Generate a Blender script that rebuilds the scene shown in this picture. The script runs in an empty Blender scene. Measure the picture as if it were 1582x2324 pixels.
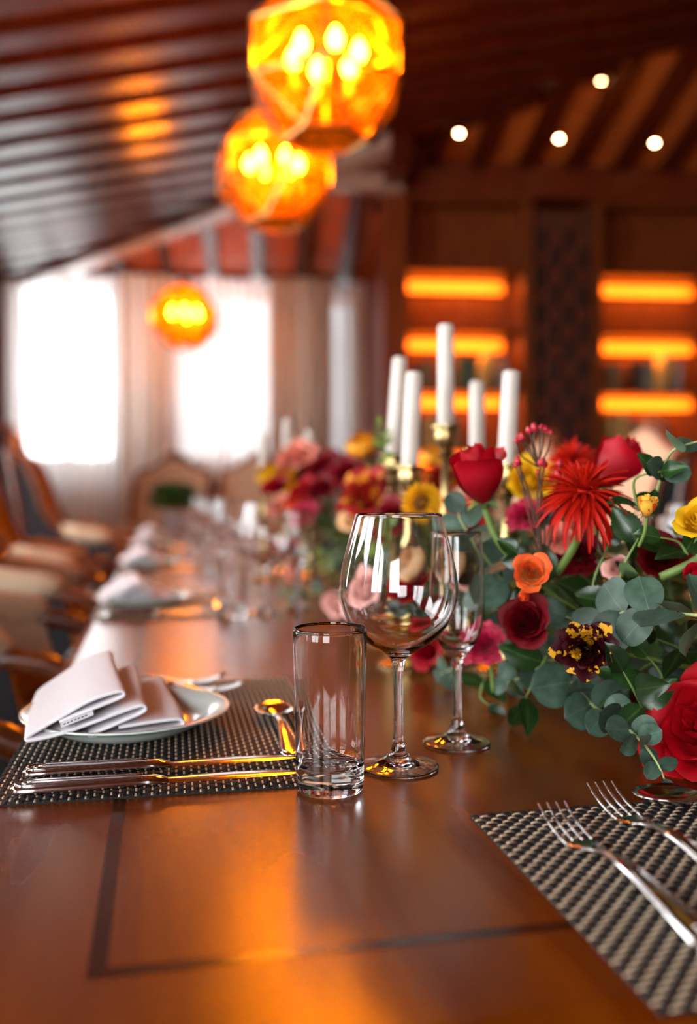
import bpy, math, random
from mathutils import Vector, Matrix, Quaternion

random.seed(11)
sc = bpy.context.scene
col = sc.collection
PI = math.pi

# ------------------------------------------------------------------ camera
F, CX, CY, YH = 2050.0, 791.0, 1162.0, 1120.0      # focal length and centre in pixels of 1582x2324
TZ = 0.75                                          # table top height
EZ = TZ + 0.238                                    # eye height
YAW = math.atan(426 / F)
PITCH = math.atan((CY - YH) / F)
EYE = Vector((0, 0, EZ))
_f0 = Vector((math.sin(YAW), math.cos(YAW), 0))
CR = Vector((math.cos(YAW), -math.sin(YAW), 0))
CF = _f0 * math.cos(PITCH) - Vector((0, 0, 1)) * math.sin(PITCH)
CU = Vector((0, 0, 1)) * math.cos(PITCH) + _f0 * math.sin(PITCH)
cam = bpy.data.cameras.new('camera')
camo = bpy.data.objects.new('camera', cam)
col.objects.link(camo)
m = Matrix((CR, CU, -CF)).transposed().to_4x4()
m.translation = EYE
camo.matrix_world = m
cam.sensor_fit = 'VERTICAL'
cam.sensor_height = 36.0
cam.sensor_width = 24.5
cam.lens = F / 2324 * 36.0
cam.clip_start = 0.02
cam.dof.use_dof = True
cam.dof.focus_distance = 0.735
cam.dof.aperture_fstop = 2.3
sc.camera = camo

# ------------------------------------------------------------------ world: bright overcast sky
w = bpy.data.worlds.new('world')
sc.world = w
w.use_nodes = True
bg = w.node_tree.nodes['Background']
bg.inputs[0].default_value = (0.97, 0.98, 1.0, 1)
bg.inputs[1].default_value = 8.5
sc.view_settings.view_transform = 'Standard'
sc.view_settings.look = 'None'
sc.view_settings.exposure = 0.98
sc.view_settings.gamma = 1.0
sc.view_settings.use_curve_mapping = False
cy = sc.cycles
cy.use_denoising = True
cy.use_adaptive_sampling = True
cy.adaptive_threshold = 0.05
cy.max_bounces = 10
cy.diffuse_bounces = 2
cy.glossy_bounces = 4
cy.transmission_bounces = 10
cy.transparent_max_bounces = 10
cy.sample_clamp_indirect = 6.0
cy.sample_clamp_direct = 0.0
cy.caustics_reflective = False
cy.caustics_refractive = True
cy.blur_glossy = 0.5
cy.use_light_tree = False

# room frame: u to the right along the far walls, v away from the camera, z up
RY = YAW - math.atan((791 - 596) / F)
RU = Vector((math.cos(RY), -math.sin(RY), 0))
RV = Vector((math.sin(RY), math.cos(RY), 0))


def RM(u, v, z):
    return RU * u + RV * v + Vector((0, 0, z))


def ray(x, y):
    return CR * ((x - CX) / F) + CU * ((CY - y) / F) + CF


def at(x, y, d):
    """point seen at photo position x, y at distance d along the lens axis"""
    return EYE + ray(x, y) * d


def ground(x, y, z=TZ):
    d = ray(x, y)
    return EYE + d * ((z - EZ) / d.z)


def uv_at(x, v):
    d = ray(x, YH)
    return d.dot(RU) / d.dot(RV) * v


def z_at(y, v):
    return EZ + (YH - y) / F * v


# ------------------------------------------------------------------ window light portals
def portal(name, c, n, wid, hei):
    l = bpy.data.lights.new(name, 'AREA')
    l.shape = 'RECTANGLE'
    l.size = wid
    l.size_y = hei
    l.cycles.is_portal = True
    o = bpy.data.objects.new(name, l)
    col.objects.link(o)
    z = -n.normalized()
    x = Vector((0, 0, 1)).cross(z).normalized()
    y = z.cross(x)
    mm = Matrix((x, y, z)).transposed().to_4x4()
    mm.translation = c
    o.matrix_world = mm
    return o


# ------------------------------------------------------------------ materials
def newmat(name):
    mt = bpy.data.materials.new(name)
    mt.use_nodes = True
    nt = mt.node_tree
    b = nt.nodes['Principled BSDF']
    return mt, nt, b


def rgba(c):
    return (c[0], c[1], c[2], 1)


def plain(name, c, rough=0.5, metal=0.0, var=0.12, scale=30.0, coat=0.0, bump=0.0, spec=0.5, trans=0.0, sheen=0.0):
    mt, nt, b = newmat(name)
    tc = nt.nodes.new('ShaderNodeTexCoord')
    nz = nt.nodes.new('ShaderNodeTexNoise')
    nz.inputs['Scale'].default_value = scale
    nz.inputs['Detail'].default_value = 4
    nt.links.new(tc.outputs['Object'], nz.inputs['Vector'])
    rp = nt.nodes.new('ShaderNodeValToRGB')
    rp.color_ramp.elements[0].color = rgba([x * (1 - var) for x in c])
    rp.color_ramp.elements[1].color = rgba([min(1, x * (1 + var)) for x in c])
    rp.color_ramp.elements[0].position = 0.3
    rp.color_ramp.elements[1].position = 0.7
    nt.links.new(nz.outputs['Fac'], rp.inputs['Fac'])
    nt.links.new(rp.outputs['Color'], b.inputs['Base Color'])
    b.inputs['Roughness'].default_value = rough
    b.inputs['Metallic'].default_value = metal
    b.inputs['Specular IOR Level'].default_value = spec
    b.inputs['Coat Weight'].default_value = coat
    b.inputs['Coat Roughness'].default_value = 0.12
    b.inputs['Sheen Weight'].default_value = sheen
    if bump:
        bp = nt.nodes.new('ShaderNodeBump')
        bp.inputs['Strength'].default_value = bump
        bp.inputs['Distance'].default_value = 0.002
        nt.links.new(nz.outputs['Fac'], bp.inputs['Height'])
        nt.links.new(bp.outputs['Normal'], b.inputs['Normal'])
    if trans:
        tr = nt.nodes.new('ShaderNodeBsdfTranslucent')
        mx = nt.nodes.new('ShaderNodeMixShader')
        mx.inputs[0].default_value = trans
        nt.links.new(rp.outputs['Color'], tr.inputs['Color'])
        nt.links.new(b.outputs[0], mx.inputs[1])
        nt.links.new(tr.outputs[0], mx.inputs[2])
        nt.links.new(mx.outputs[0], nt.nodes['Material Output'].inputs['Surface'])
    return mt


def wood(name, c1, c2, scale=(3, 3, 40), rough=0.35, coat=0.3, coat_r=0.15, noise=3.0, spec=0.5):
    mt, nt, b = newmat(name)
    tc = nt.nodes.new('ShaderNodeTexCoord')
    mp = nt.nodes.new('ShaderNodeMapping')
    mp.inputs['Scale'].default_value = scale
    nt.links.new(tc.outputs['Object'], mp.inputs['Vector'])
    n1 = nt.nodes.new('ShaderNodeTexNoise')
    n1.inputs['Scale'].default_value = noise
    n1.inputs['Detail'].default_value = 6
    n1.inputs['Distortion'].default_value = 0.6
    nt.links.new(mp.outputs['Vector'], n1.inputs['Vector'])
    rp = nt.nodes.new('ShaderNodeValToRGB')
    rp.color_ramp.elements[0].position = 0.3
    rp.color_ramp.elements[1].position = 0.72
    rp.color_ramp.elements[0].color = rgba(c1)
    rp.color_ramp.elements[1].color = rgba(c2)
    nt.links.new(n1.outputs['Fac'], rp.inputs['Fac'])
    nt.links.new(rp.outputs['Color'], b.inputs['Base Color'])
    b.inputs['Roughness'].default_value = rough
    b.inputs['Coat Weight'].default_value = coat
    b.inputs['Coat Roughness'].default_value = coat_r
    b.inputs['Specular IOR Level'].default_value = spec
    return mt


def emis(name, c, s):
    mt, nt, b = newmat(name)
    b.inputs['Base Color'].default_value = rgba(c)
    b.inputs['Emission Color'].default_value = rgba(c)
    b.inputs['Emission Strength'].default_value = s
    return mt


def glassmat(name, c=(1, 1, 1), ior=1.5):
    mt, nt, b = newmat(name)
    b.inputs['Base Color'].default_value = rgba(c)
    b.inputs['Roughness'].default_value = 0.0
    b.inputs['IOR'].default_value = ior
    b.inputs['Transmission Weight'].default_value = 1.0
    return mt


def panemat(name, tint, diff, fac_t=0.55, rough=0.02, gl=0.12):
    """thin sheet glass: see-through tint + a little haze + gloss"""
    mt, nt, b = newmat(name)
    nt.nodes.remove(b)
    tr = nt.nodes.new('ShaderNodeBsdfTransparent')
    tr.inputs[0].default_value = rgba(tint)
    tl = nt.nodes.new('ShaderNodeBsdfTranslucent')
    tl.inputs[0].default_value = rgba(diff)
    df = nt.nodes.new('ShaderNodeBsdfDiffuse')
    df.inputs[0].default_value = rgba(diff)
    gs = nt.nodes.new('ShaderNodeBsdfGlossy')
    gs.inputs[0].default_value = (1, 1, 1, 1)
    gs.inputs[1].default_value = rough
    m0 = nt.nodes.new('ShaderNodeMixShader')
    nt.links.new(tl.outputs[0], m0.inputs[1])
    nt.links.new(df.outputs[0], m0.inputs[2])
    m1 = nt.nodes.new('ShaderNodeMixShader')
    m1.inputs[0].default_value = fac_t
    nt.links.new(m0.outputs[0], m1.inputs[1])
    nt.links.new(tr.outputs[0], m1.inputs[2])
    fr = nt.nodes.new('ShaderNodeLayerWeight')
    fr.inputs[0].default_value = gl
    m2 = nt.nodes.new('ShaderNodeMixShader')
    nt.links.new(fr.outputs['Fresnel'], m2.inputs[0])
    nt.links.new(m1.outputs[0], m2.inputs[1])
    nt.links.new(gs.outputs[0], m2.inputs[2])
    nt.links.new(m2.outputs[0], nt.nodes['Material Output'].inputs['Surface'])
    return mt


def petalmat(name, c_in, c_out, z0=0.0, z1=1.0, trans=0.22, rough=0.55, stripes=None):
    """petal colour along the flower's own height, optional painted stripes"""
    mt, nt, b = newmat(name)
    tc = nt.nodes.new('ShaderNodeTexCoord')
    sp = nt.nodes.new('ShaderNodeSeparateXYZ')
    nt.links.new(tc.outputs['Object'], sp.inputs[0])
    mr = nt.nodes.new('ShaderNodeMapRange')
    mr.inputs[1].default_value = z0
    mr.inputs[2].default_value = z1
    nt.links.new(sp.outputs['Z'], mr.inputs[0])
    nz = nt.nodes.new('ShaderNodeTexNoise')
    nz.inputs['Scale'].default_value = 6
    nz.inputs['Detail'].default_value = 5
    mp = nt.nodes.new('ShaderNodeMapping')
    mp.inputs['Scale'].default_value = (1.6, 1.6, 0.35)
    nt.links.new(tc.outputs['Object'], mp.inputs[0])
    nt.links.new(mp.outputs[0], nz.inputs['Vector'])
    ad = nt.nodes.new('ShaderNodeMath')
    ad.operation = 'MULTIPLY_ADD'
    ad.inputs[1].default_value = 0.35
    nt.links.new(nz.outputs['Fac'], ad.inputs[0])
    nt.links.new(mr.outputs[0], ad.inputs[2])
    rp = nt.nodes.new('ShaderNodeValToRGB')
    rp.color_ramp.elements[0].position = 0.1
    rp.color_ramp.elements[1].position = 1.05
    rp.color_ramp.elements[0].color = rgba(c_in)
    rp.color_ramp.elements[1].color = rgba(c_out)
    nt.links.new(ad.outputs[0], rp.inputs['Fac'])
    out = rp.outputs['Color']
    if stripes:
        n2 = nt.nodes.new('ShaderNodeTexNoise')
        n2.inputs['Scale'].default_value = 1.35
        n2.inputs['Detail'].default_value = 3
        m3 = nt.nodes.new('ShaderNodeMapping')
        m3.inputs['Scale'].default_value = (2.2, 2.2, 0.6)
        nt.links.new(tc.outputs['Object'], m3.inputs[0])
        nt.links.new(m3.outputs[0], n2.inputs['Vector'])
        r2 = nt.nodes.new('ShaderNodeValToRGB')
        r2.color_ramp.elements[0].position = 0.575
        r2.color_ramp.elements[1].position = 0.60
        nt.links.new(n2.outputs['Fac'], r2.inputs['Fac'])
        mx = nt.nodes.new('ShaderNodeMix')
        mx.data_type = 'RGBA'
        nt.links.new(r2.outputs['Color'], mx.inputs['Factor'])
        nt.links.new(out, mx.inputs[6])
        mx.inputs[7].default_value = rgba(stripes)
        out = mx.outputs[2]
    nt.links.new(out, b.inputs['Base Color'])
    b.inputs['Roughness'].default_value = rough
    b.inputs['Specular IOR Level'].default_value = 0.22
    tr = nt.nodes.new('ShaderNodeBsdfTranslucent')
    ms = nt.nodes.new('ShaderNodeMixShader')
    ms.inputs[0].default_value = trans
    nt.links.new(out, tr.inputs['Color'])
    nt.links.new(b.outputs[0], ms.inputs[1])
    nt.links.new(tr.outputs[0], ms.inputs[2])
    nt.links.new(ms.outputs[0], nt.nodes['Material Output'].inputs['Surface'])
    return mt


def leafmat(name, c, vein, back, rough=0.5, trans=0.15, ribw=0.012, side=0.72):
    """leaf with a pale midrib, side veins and a paler back"""
    mt, nt, b = newmat(name)
    tc = nt.nodes.new('ShaderNodeTexCoord')
    sp = nt.nodes.new('ShaderNodeSeparateXYZ')
    nt.links.new(tc.outputs['Object'], sp.inputs[0])
    ab = nt.nodes.new('ShaderNodeMath')
    ab.operation = 'ABSOLUTE'
    nt.links.new(sp.outputs['X'], ab.inputs[0])
    mr = nt.nodes.new('ShaderNodeMapRange')
    mr.inputs[1].default_value = ribw
    mr.inputs[2].default_value = ribw * 2.2
    nt.links.new(ab.outputs[0], mr.inputs[0])
    # side veins: sin(k*(y - |x|))
    sb = nt.nodes.new('ShaderNodeMath')
    sb.operation = 'SUBTRACT'
    nt.links.new(sp.outputs['Y'], sb.inputs[0])
    nt.links.new(ab.outputs[0], sb.inputs[1])
    ml = nt.nodes.new('ShaderNodeMath')
    ml.operation = 'MULTIPLY'
    ml.inputs[1].default_value = 50
    nt.links.new(sb.outputs[0], ml.inputs[0])
    sn = nt.nodes.new('ShaderNodeMath')
    sn.operation = 'SINE'
    nt.links.new(ml.outputs[0], sn.inputs[0])
    m2 = nt.nodes.new('ShaderNodeMapRange')
    m2.inputs[1].default_value = 0.9
    m2.inputs[2].default_value = 1.0
    m2.inputs[3].default_value = 1.0
    m2.inputs[4].default_value = side
    nt.links.new(sn.outputs[0], m2.inputs[0])
    mm = nt.nodes.new('ShaderNodeMath')
    mm.operation = 'MULTIPLY'
    nt.links.new(mr.outputs[0], mm.inputs[0])
    nt.links.new(m2.outputs[0], mm.inputs[1])
    nz = nt.nodes.new('ShaderNodeTexNoise')
    nz.inputs['Scale'].default_value = 3.5
    nz.inputs['Detail'].default_value = 6
    oi = nt.nodes.new('ShaderNodeObjectInfo')
    va = nt.nodes.new('ShaderNodeVectorMath')
    nt.links.new(tc.outputs['Object'], va.inputs[0])
    nt.links.new(oi.outputs['Random'], va.inputs[1])
    nt.links.new(va.outputs[0], nz.inputs['Vector'])
    rp = nt.nodes.new('ShaderNodeValToRGB')
    rp.color_ramp.elements[0].position = 0.3
    rp.color_ramp.elements[1].position = 0.75
    rp.color_ramp.elements[0].color = rgba([x * 0.7 for x in c])
    rp.color_ramp.elements[1].color = rgba([x * 1.35 for x in c])
    nt.links.new(nz.outputs['Fac'], rp.inputs['Fac'])
    mx = nt.nodes.new('ShaderNodeMix')
    mx.data_type = 'RGBA'
    nt.links.new(mm.outputs[0], mx.inputs['Factor'])
    mx.inputs[6].default_value = rgba(vein)
    nt.links.new(rp.outputs['Color'], mx.inputs[7])
    hs = nt.nodes.new('ShaderNodeHueSaturation')
    r3 = nt.nodes.new('ShaderNodeMapRange')
    r3.inputs[3].default_value = 0.5
    r3.inputs[4].default_value = 1.3
    nt.links.new(oi.outputs['Random'], r3.inputs[0])
    nt.links.new(r3.outputs[0], hs.inputs['Value'])
    nt.links.new(mx.outputs[2], hs.inputs['Color'])
    ge = nt.nodes.new('ShaderNodeNewGeometry')
    mb = nt.nodes.new('ShaderNodeMix')
    mb.data_type = 'RGBA'
    nt.links.new(ge.outputs['Backfacing'], mb.inputs['Factor'])
    nt.links.new(hs.outputs[0], mb.inputs[6])
    mb.inputs[7].default_value = rgba(back)
    nt.links.new(mb.outputs[2], b.inputs['Base Color'])
    b.inputs['Roughness'].default_value = rough
    tr = nt.nodes.new('ShaderNodeBsdfTranslucent')
    ms = nt.nodes.new('ShaderNodeMixShader')
    ms.inputs[0].default_value = trans
    nt.links.new(mb.outputs[2], tr.inputs['Color'])
    nt.links.new(b.outputs[0], ms.inputs[1])
    nt.links.new(tr.outputs[0], ms.inputs[2])
    nt.links.new(ms.outputs[0], nt.nodes['Material Output'].inputs['Surface'])
    return mt


M = {}
M['table'] = wood('table_wood', (0.100, 0.015, 0.0006), (0.190, 0.040, 0.0012), (9, 1.2, 9), 0.25, 0.0, 0.12, 2.2, 0.42)
M['inlay'] = wood('inlay_wood', (0.022, 0.004, 0.001), (0.04, 0.008, 0.002), (9, 2, 9), 0.20, 0.0, 0.12)
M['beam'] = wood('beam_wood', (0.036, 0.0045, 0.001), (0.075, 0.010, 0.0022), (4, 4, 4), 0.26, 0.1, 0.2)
M['hip'] = wood('sheen_beam_wood', (0.26, 0.19, 0.15), (0.36, 0.27, 0.22), (4, 4, 4), 0.24, 0.5, 0.2)  # lightened beam wood, the window sheen is put into its colour
M['deck'] = wood('ceiling_board_wood', (0.28, 0.060, 0.009), (0.42, 0.105, 0.017), (3, 3, 3), 0.55, 0.0, 0.2, 3.0, 0.3)
M['panelwood'] = wood('wall_panel_wood', (0.075, 0.011, 0.0025), (0.14, 0.024, 0.005), (6, 6, 1.2), 0.38, 0.05, 0.18, 3.0, 0.35)
M['case'] = wood('bookcase_wood', (0.105, 0.022, 0.004), (0.18, 0.042, 0.008), (6, 6, 1.2), 0.40, 0.05, 0.18, 3.0, 0.3)
M['chairwood'] = wood('chair_wood', (0.11, 0.024, 0.008), (0.21, 0.055, 0.016), (8, 8, 8), 0.28, 0.4, 0.12)
M['floor'] = wood('floor_wood', (0.07, 0.022, 0.008), (0.15, 0.050, 0.018), (8, 0.8, 8), 0.4, 0.2, 0.2)
M['plaster'] = plain('wall_plaster', (0.78, 0.76, 0.72), 0.8, var=0.05)
M['dimming'] = plain('dimming_wall_render', (0.30, 0.32, 0.33), 0.9, var=0.06, scale=2)  # for the added wall that dims the far windows
M['frame_white'] = plain('window_frame_paint', (0.75, 0.74, 0.72), 0.45, var=0.03)
M['beige'] = plain('beige_upholstery', (0.62, 0.46, 0.30), 0.85, var=0.06, scale=60, sheen=0.3)
M['charcoal'] = plain('charcoal_upholstery', (0.018, 0.018, 0.021), 0.9, var=0.15, scale=80)
M['nail'] = plain('brass_nail', (0.55, 0.36, 0.12), 0.3, 1.0)
M['brass'] = plain('antique_brass', (0.50, 0.37, 0.16), 0.27, 1.0, var=0.25, scale=40)
M['lampbrass'] = plain('lantern_brass', (0.45, 0.27, 0.08), 0.3, 1.0, var=0.15)
M['steel'] = plain('polished_steel', (0.74, 0.72, 0.70), 0.12, 1.0, var=0.05, scale=50)
M['glass'] = glassmat('clear_glass')
M['winpane'] = panemat('window_glass', (0.97, 0.98, 0.98), (0.9, 0.9, 0.9), 0.97, 0.01, 0.15)
M['amber'] = panemat('amber_glass', (1.0, 0.62, 0.13), (1.0, 0.31, 0.008), 0.925, 0.10, 0.10)
M['bulb'] = emis('bulb_glow', (1.0, 0.58, 0.19), 280.0)
M['sleeve'] = plain('candle_sleeve', (0.75, 0.55, 0.28), 0.5, trans=0.3)
M['led'] = emis('led_strip_glow', (1.0, 0.22, 0.008), 0.75)
M['spot'] = emis('downlight_glow', (1.0, 0.60, 0.26), 60.0)
M['porcelain'] = plain('pale_mint_porcelain', (0.66, 0.76, 0.73), 0.18, var=0.02, coat=0.6)
M['gold'] = plain('gold_rim', (0.72, 0.47, 0.16), 0.25, 1.0)
M['napkin'] = plain('white_cotton', (0.90, 0.86, 0.89), 0.8, var=0.02, scale=200, bump=0.05, trans=0.12)
M['napkin_pink'] = plain('blush_cotton', (0.80, 0.66, 0.62), 0.8, var=0.02, scale=200, trans=0.12)
M['tag'] = plain('satin_label', (0.72, 0.70, 0.74), 0.5, var=0.02)
M['ink'] = plain('label_ink', (0.03, 0.03, 0.04), 0.7)
M['matdark'] = plain('dark_vinyl_strand', (0.014, 0.013, 0.012), 0.6, var=0.2, scale=40, spec=0.25)
M['matlight'] = plain('beige_vinyl_strand', (0.66, 0.49, 0.33), 0.36, var=0.1, scale=40)
M['candle'] = plain('white_wax', (0.82, 0.74, 0.66), 0.5, var=0.03, trans=0.25)
M['wick'] = plain('wick', (0.06, 0.05, 0.04), 0.9)
M['sheer'] = panemat('sheer_curtain', (1, 1, 1), (0.88, 0.88, 0.88), 0.22, 0.5, 0.02)
M['drape'] = plain('taupe_drape', (0.55, 0.47, 0.39), 0.85, var=0.05, trans=0.4)
M['drape2'] = plain('greige_drape', (0.74, 0.71, 0.66), 0.85, var=0.05, trans=0.45)
M['black'] = plain('black_lacquer', (0.012, 0.009, 0.008), 0.4)
M['screen'] = plain('dark_screen_wood', (0.060, 0.018, 0.007), 0.5, var=0.2)
M['ringred'] = plain('red_brown_ring', (0.17, 0.028, 0.008), 0.45, var=0.2)
M['stem'] = plain('green_stem', (0.14, 0.22, 0.045), 0.5, var=0.2)
M['eucstem'] = plain('eucalyptus_stem', (0.30, 0.36, 0.14), 0.5, var=0.2)
M['bark'] = plain('brown_twig', (0.09, 0.045, 0.025), 0.7, var=0.3)
M['foam'] = plain('floral_foam', (0.018, 0.032, 0.014), 0.95, var=0.3, scale=60)
M['euc'] = leafmat('eucalyptus_leaf', (0.056, 0.108, 0.072), (0.12, 0.19, 0.125), (0.10, 0.155, 0.09), 0.5, 0.12, 0.0045, 0.95)
M['roseleaf'] = leafmat('rose_leaf', (0.014, 0.048, 0.010), (0.05, 0.11, 0.025), (0.10, 0.17, 0.06), 0.3, 0.15)
M['olive'] = leafmat('olive_leaf', (0.045, 0.060, 0.010), (0.2, 0.22, 0.08), (0.17, 0.20, 0.07), 0.45, 0.2)
M['lime'] = leafmat('young_leaf', (0.22, 0.32, 0.06), (0.4, 0.5, 0.2), (0.3, 0.4, 0.14), 0.45, 0.25)
M['sepal'] = plain('sepal_green', (0.13, 0.22, 0.06), 0.5, var=0.2, trans=0.15)
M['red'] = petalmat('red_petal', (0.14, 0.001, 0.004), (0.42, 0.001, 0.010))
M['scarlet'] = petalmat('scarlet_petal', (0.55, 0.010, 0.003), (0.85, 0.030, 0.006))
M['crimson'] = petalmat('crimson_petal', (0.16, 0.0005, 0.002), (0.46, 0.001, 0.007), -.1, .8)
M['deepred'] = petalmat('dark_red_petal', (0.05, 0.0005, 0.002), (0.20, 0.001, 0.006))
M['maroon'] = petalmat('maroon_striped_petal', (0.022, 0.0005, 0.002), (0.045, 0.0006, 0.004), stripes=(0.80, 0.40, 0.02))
M['orangered'] = petalmat('orange_red_petal', (0.90, 0.42, 0.10), (0.84, 0.075, 0.010), 0.25, 0.85, trans=0.06)
M['yellow'] = petalmat('yellow_petal', (0.80, 0.36, 0.010), (0.90, 0.52, 0.010))
M['amberpetal'] = petalmat('amber_petal', (0.72, 0.22, 0.010), (0.82, 0.34, 0.015))
M['budyellow'] = petalmat('yellow_red_bud_petal', (0.80, 0.05, 0.03), (0.90, 0.52, 0.06), -0.1, 0.5, stripes=(0.75, 0.08, 0.02))
M['peach'] = petalmat('peach_petal', (0.92, 0.50, 0.14), (0.90, 0.58, 0.32))
M['pink'] = petalmat('pink_petal', (0.86, 0.42, 0.36), (0.85, 0.46, 0.40))
M['coral'] = petalmat('coral_petal', (0.80, 0.24, 0.18), (0.82, 0.28, 0.20))
M['magenta'] = petalmat('magenta_petal', (0.80, 0.22, 0.22), (0.52, 0.008, 0.060), 0.0, 0.7)
M['marigold'] = petalmat('red_gold_petal', (0.30, 0.010, 0.008), (0.36, 0.014, 0.008), stripes=(0.85, 0.34, 0.03))
M['center'] = plain('flower_heart', (0.035, 0.030, 0.012), 0.8, var=0.4)
M['berry'] = plain('red_berry', (0.50, 0.020, 0.040), 0.35, var=0.2)
M['greenplant'] = plain('pot_plant_leaf', (0.045, 0.19, 0.028), 0.5, var=0.4, scale=15, trans=0.2)
M['pot'] = plain('white_pot', (0.68, 0.66, 0.70), 0.3, var=0.02)
M['paper'] = plain('book_pages', (0.62, 0.54, 0.40), 0.8, var=0.05)
for nm, c in dict(bk_green=(0.03, 0.07, 0.04), bk_yellow=(0.60, 0.38, 0.10), bk_black=(0.015, 0.014, 0.015), bk_grey=(0.22, 0.20, 0.17),
                  bk_brown=(0.16, 0.07, 0.03), bk_cream=(0.55, 0.46, 0.30), bk_olive=(0.13, 0.11, 0.04), bk_red=(0.20, 0.03, 0.02)).items():
    M[nm] = plain(nm + '_cover', c, 0.6)


# ------------------------------------------------------------------ mesh helpers
class MB:
    def __init__(self):
        self.v = []
        self.f = []

    def add(self, vs, fs):
        b = len(self.v)
        self.v += [tuple(x) for x in vs]
        self.f += [tuple(i + b for i in f) for f in fs]
        return self

    def box(self, x0, x1, y0, y1, z0, z1, mt=None):
        vs = [Vector(p) for p in ((x0, y0, z0), (x1, y0, z0), (x1, y1, z0), (x0, y1, z0), (x0, y0, z1), (x1, y0, z1), (x1, y1, z1), (x0, y1, z1))]
        if mt:
            vs = [mt @ p for p in vs]
        return self.add(vs, [(0, 3, 2, 1), (4, 5, 6, 7), (0, 1, 5, 4), (1, 2, 6, 5), (2, 3, 7, 6), (3, 0, 4, 7)])

    def hexa(self, p):
        """eight corners: four of the bottom, four of the top, same order"""
        return self.add(p, [(0, 3, 2, 1), (4, 5, 6, 7), (0, 1, 5, 4), (1, 2, 6, 5), (2, 3, 7, 6), (3, 0, 4, 7)])

    def rbox(self, x0, x1, y0, y1, z0, z1, r, n=3):
        """box with rounded vertical corners and softened top and bottom edges"""
        pts = []
        for (cx, cy_, a0) in ((x1 - r, y1 - r, 0), (x0 + r, y1 - r, 90), (x0 + r, y0 + r, 180), (x1 - r, y0 + r, 270)):
            for k in range(n + 1):
                a = math.radians(a0 + 90 * k / n)
                pts.append((cx, cy_, math.cos(a), math.sin(a)))
        N = len(pts)
        rings = []
        e = min(r, (z1 - z0) * 0.45)
        lv = [(z0, e)] + [(z0 + e * (1 - math.cos(math.radians(a))), e * (1 - math.sin(math.radians(a)))) for a in (45, 90)]
        lv += [(z1 - e * (1 - math.cos(math.radians(a))), e * (1 - math.sin(math.radians(a)))) for a in (90, 45)] + [(z1, e)]
        vs = []
        for z, ins in lv:
            for (cx, cy_, c, s) in pts:
                q = r - ins
                vs.append((cx + c * q, cy_ + s * q, z))
        fs = []
        L = len(lv)
        for i in range(L - 1):
            for k in range(N):
                k2 = (k + 1) % N
                fs.append((i * N + k, i * N + k2, (i + 1) * N + k2, (i + 1) * N + k))
        fs.append(tuple(range(N - 1, -1, -1)))
        fs.append(tuple((L - 1) * N + k for k in range(N)))
        return self.add(vs, fs)

    def lathe(self, prof, n=32, closed=False, mt=None):
        vs = []
        fs = []
        L = len(prof)
        idx = []
        for (r, z) in prof:
            if r < 1e-6:
                idx.append([len(vs)] * n)
                vs.append(Vector((0, 0, z)))
            else:
                idx.append(list(range(len(vs), len(vs) + n)))
                for k in range(n):
                    a = 2 * PI * k / n
                    vs.append(Vector((r * math.cos(a), r * math.sin(a), z)))
        rng = range(L) if closed else range(L - 1)
        for i in rng:
            a, b = idx[i], idx[(i + 1) % L]
            for k in range(n):
                k2 = (k + 1) % n
                q = []
                for t in (a[k], a[k2], b[k2], b[k]):
                    if t not in q:
                        q.append(t)
                if len(q) > 2:
                    fs.append(tuple(q))
        if mt:
            vs = [mt @ p for p in vs]
        return self.add(vs, fs)

    def tube(self, pts, rad, n=8, caps=True):
        pts = [Vector(p) for p in pts]
        L = len(pts)
        if not hasattr(rad, '__len__'):
            rad = [rad] * L
        t0 = (pts[1] - pts[0]).normalized()
        ref = Vector((0, 0, 1)) if abs(t0.z) < 0.9 else Vector((1, 0, 0))
        nx = t0.cross(ref).normalized()
        vs = []
        for i, p in enumerate(pts):
            t = (pts[min(i + 1, L - 1)] - pts[max(i - 1, 0)]).normalized()
            nx = (nx - t * nx.dot(t)).normalized()
            ny = t.cross(nx)
            for k in range(n):
                a = 2 * PI * k / n
                vs.append(p + (nx * math.cos(a) + ny * math.sin(a)) * rad[i])
        fs = []
        for i in range(L - 1):
            for k in range(n):
                k2 = (k + 1) % n
                fs.append((i * n + k, i * n + k2, (i + 1) * n + k2, (i + 1) * n + k))
        if caps:
            fs.append(tuple(range(n - 1, -1, -1)))
            fs.append(tuple((L - 1) * n + k for k in range(n)))
        return self.add(vs, fs)

    def sweep(self, st, n=12, p=2.4):
        """stations (x, y, z, half width in y, half thickness in z) along x"""
        vs = []
        for (x, y, z, a, b) in st:
            for k in range(n):
                an = 2 * PI * k / n
                c, s = math.cos(an), math.sin(an)
                vs.append((x, y + a * math.copysign(abs(c) ** (2 / p), c), z + b * math.copysign(abs(s) ** (2 / p), s)))
        fs = []
        L = len(st)
        for i in range(L - 1):
            for k in range(n):
                k2 = (k + 1) % n
                fs.append((i * n + k, i * n + k2, (i + 1) * n + k2, (i + 1) * n + k))
        fs.append(tuple(range(n - 1, -1, -1)))
        fs.append(tuple((L - 1) * n + k for k in range(n)))
        return self.add(vs, fs)

    def prism(self, outline, axis_vec, mt=None):
        """closed outline (list of points) extruded by axis_vec"""
        a = [Vector(p) for p in outline]
        b = [p + Vector(axis_vec) for p in a]
        n = len(a)
        fs = [(k, (k + 1) % n, n + (k + 1) % n, n + k) for k in range(n)]
        fs += [tuple(range(n - 1, -1, -1)), tuple(range(n, 2 * n))]
        vs = a + b
        if mt:
            vs = [mt @ p for p in vs]
        return self.add(vs, fs)

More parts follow.
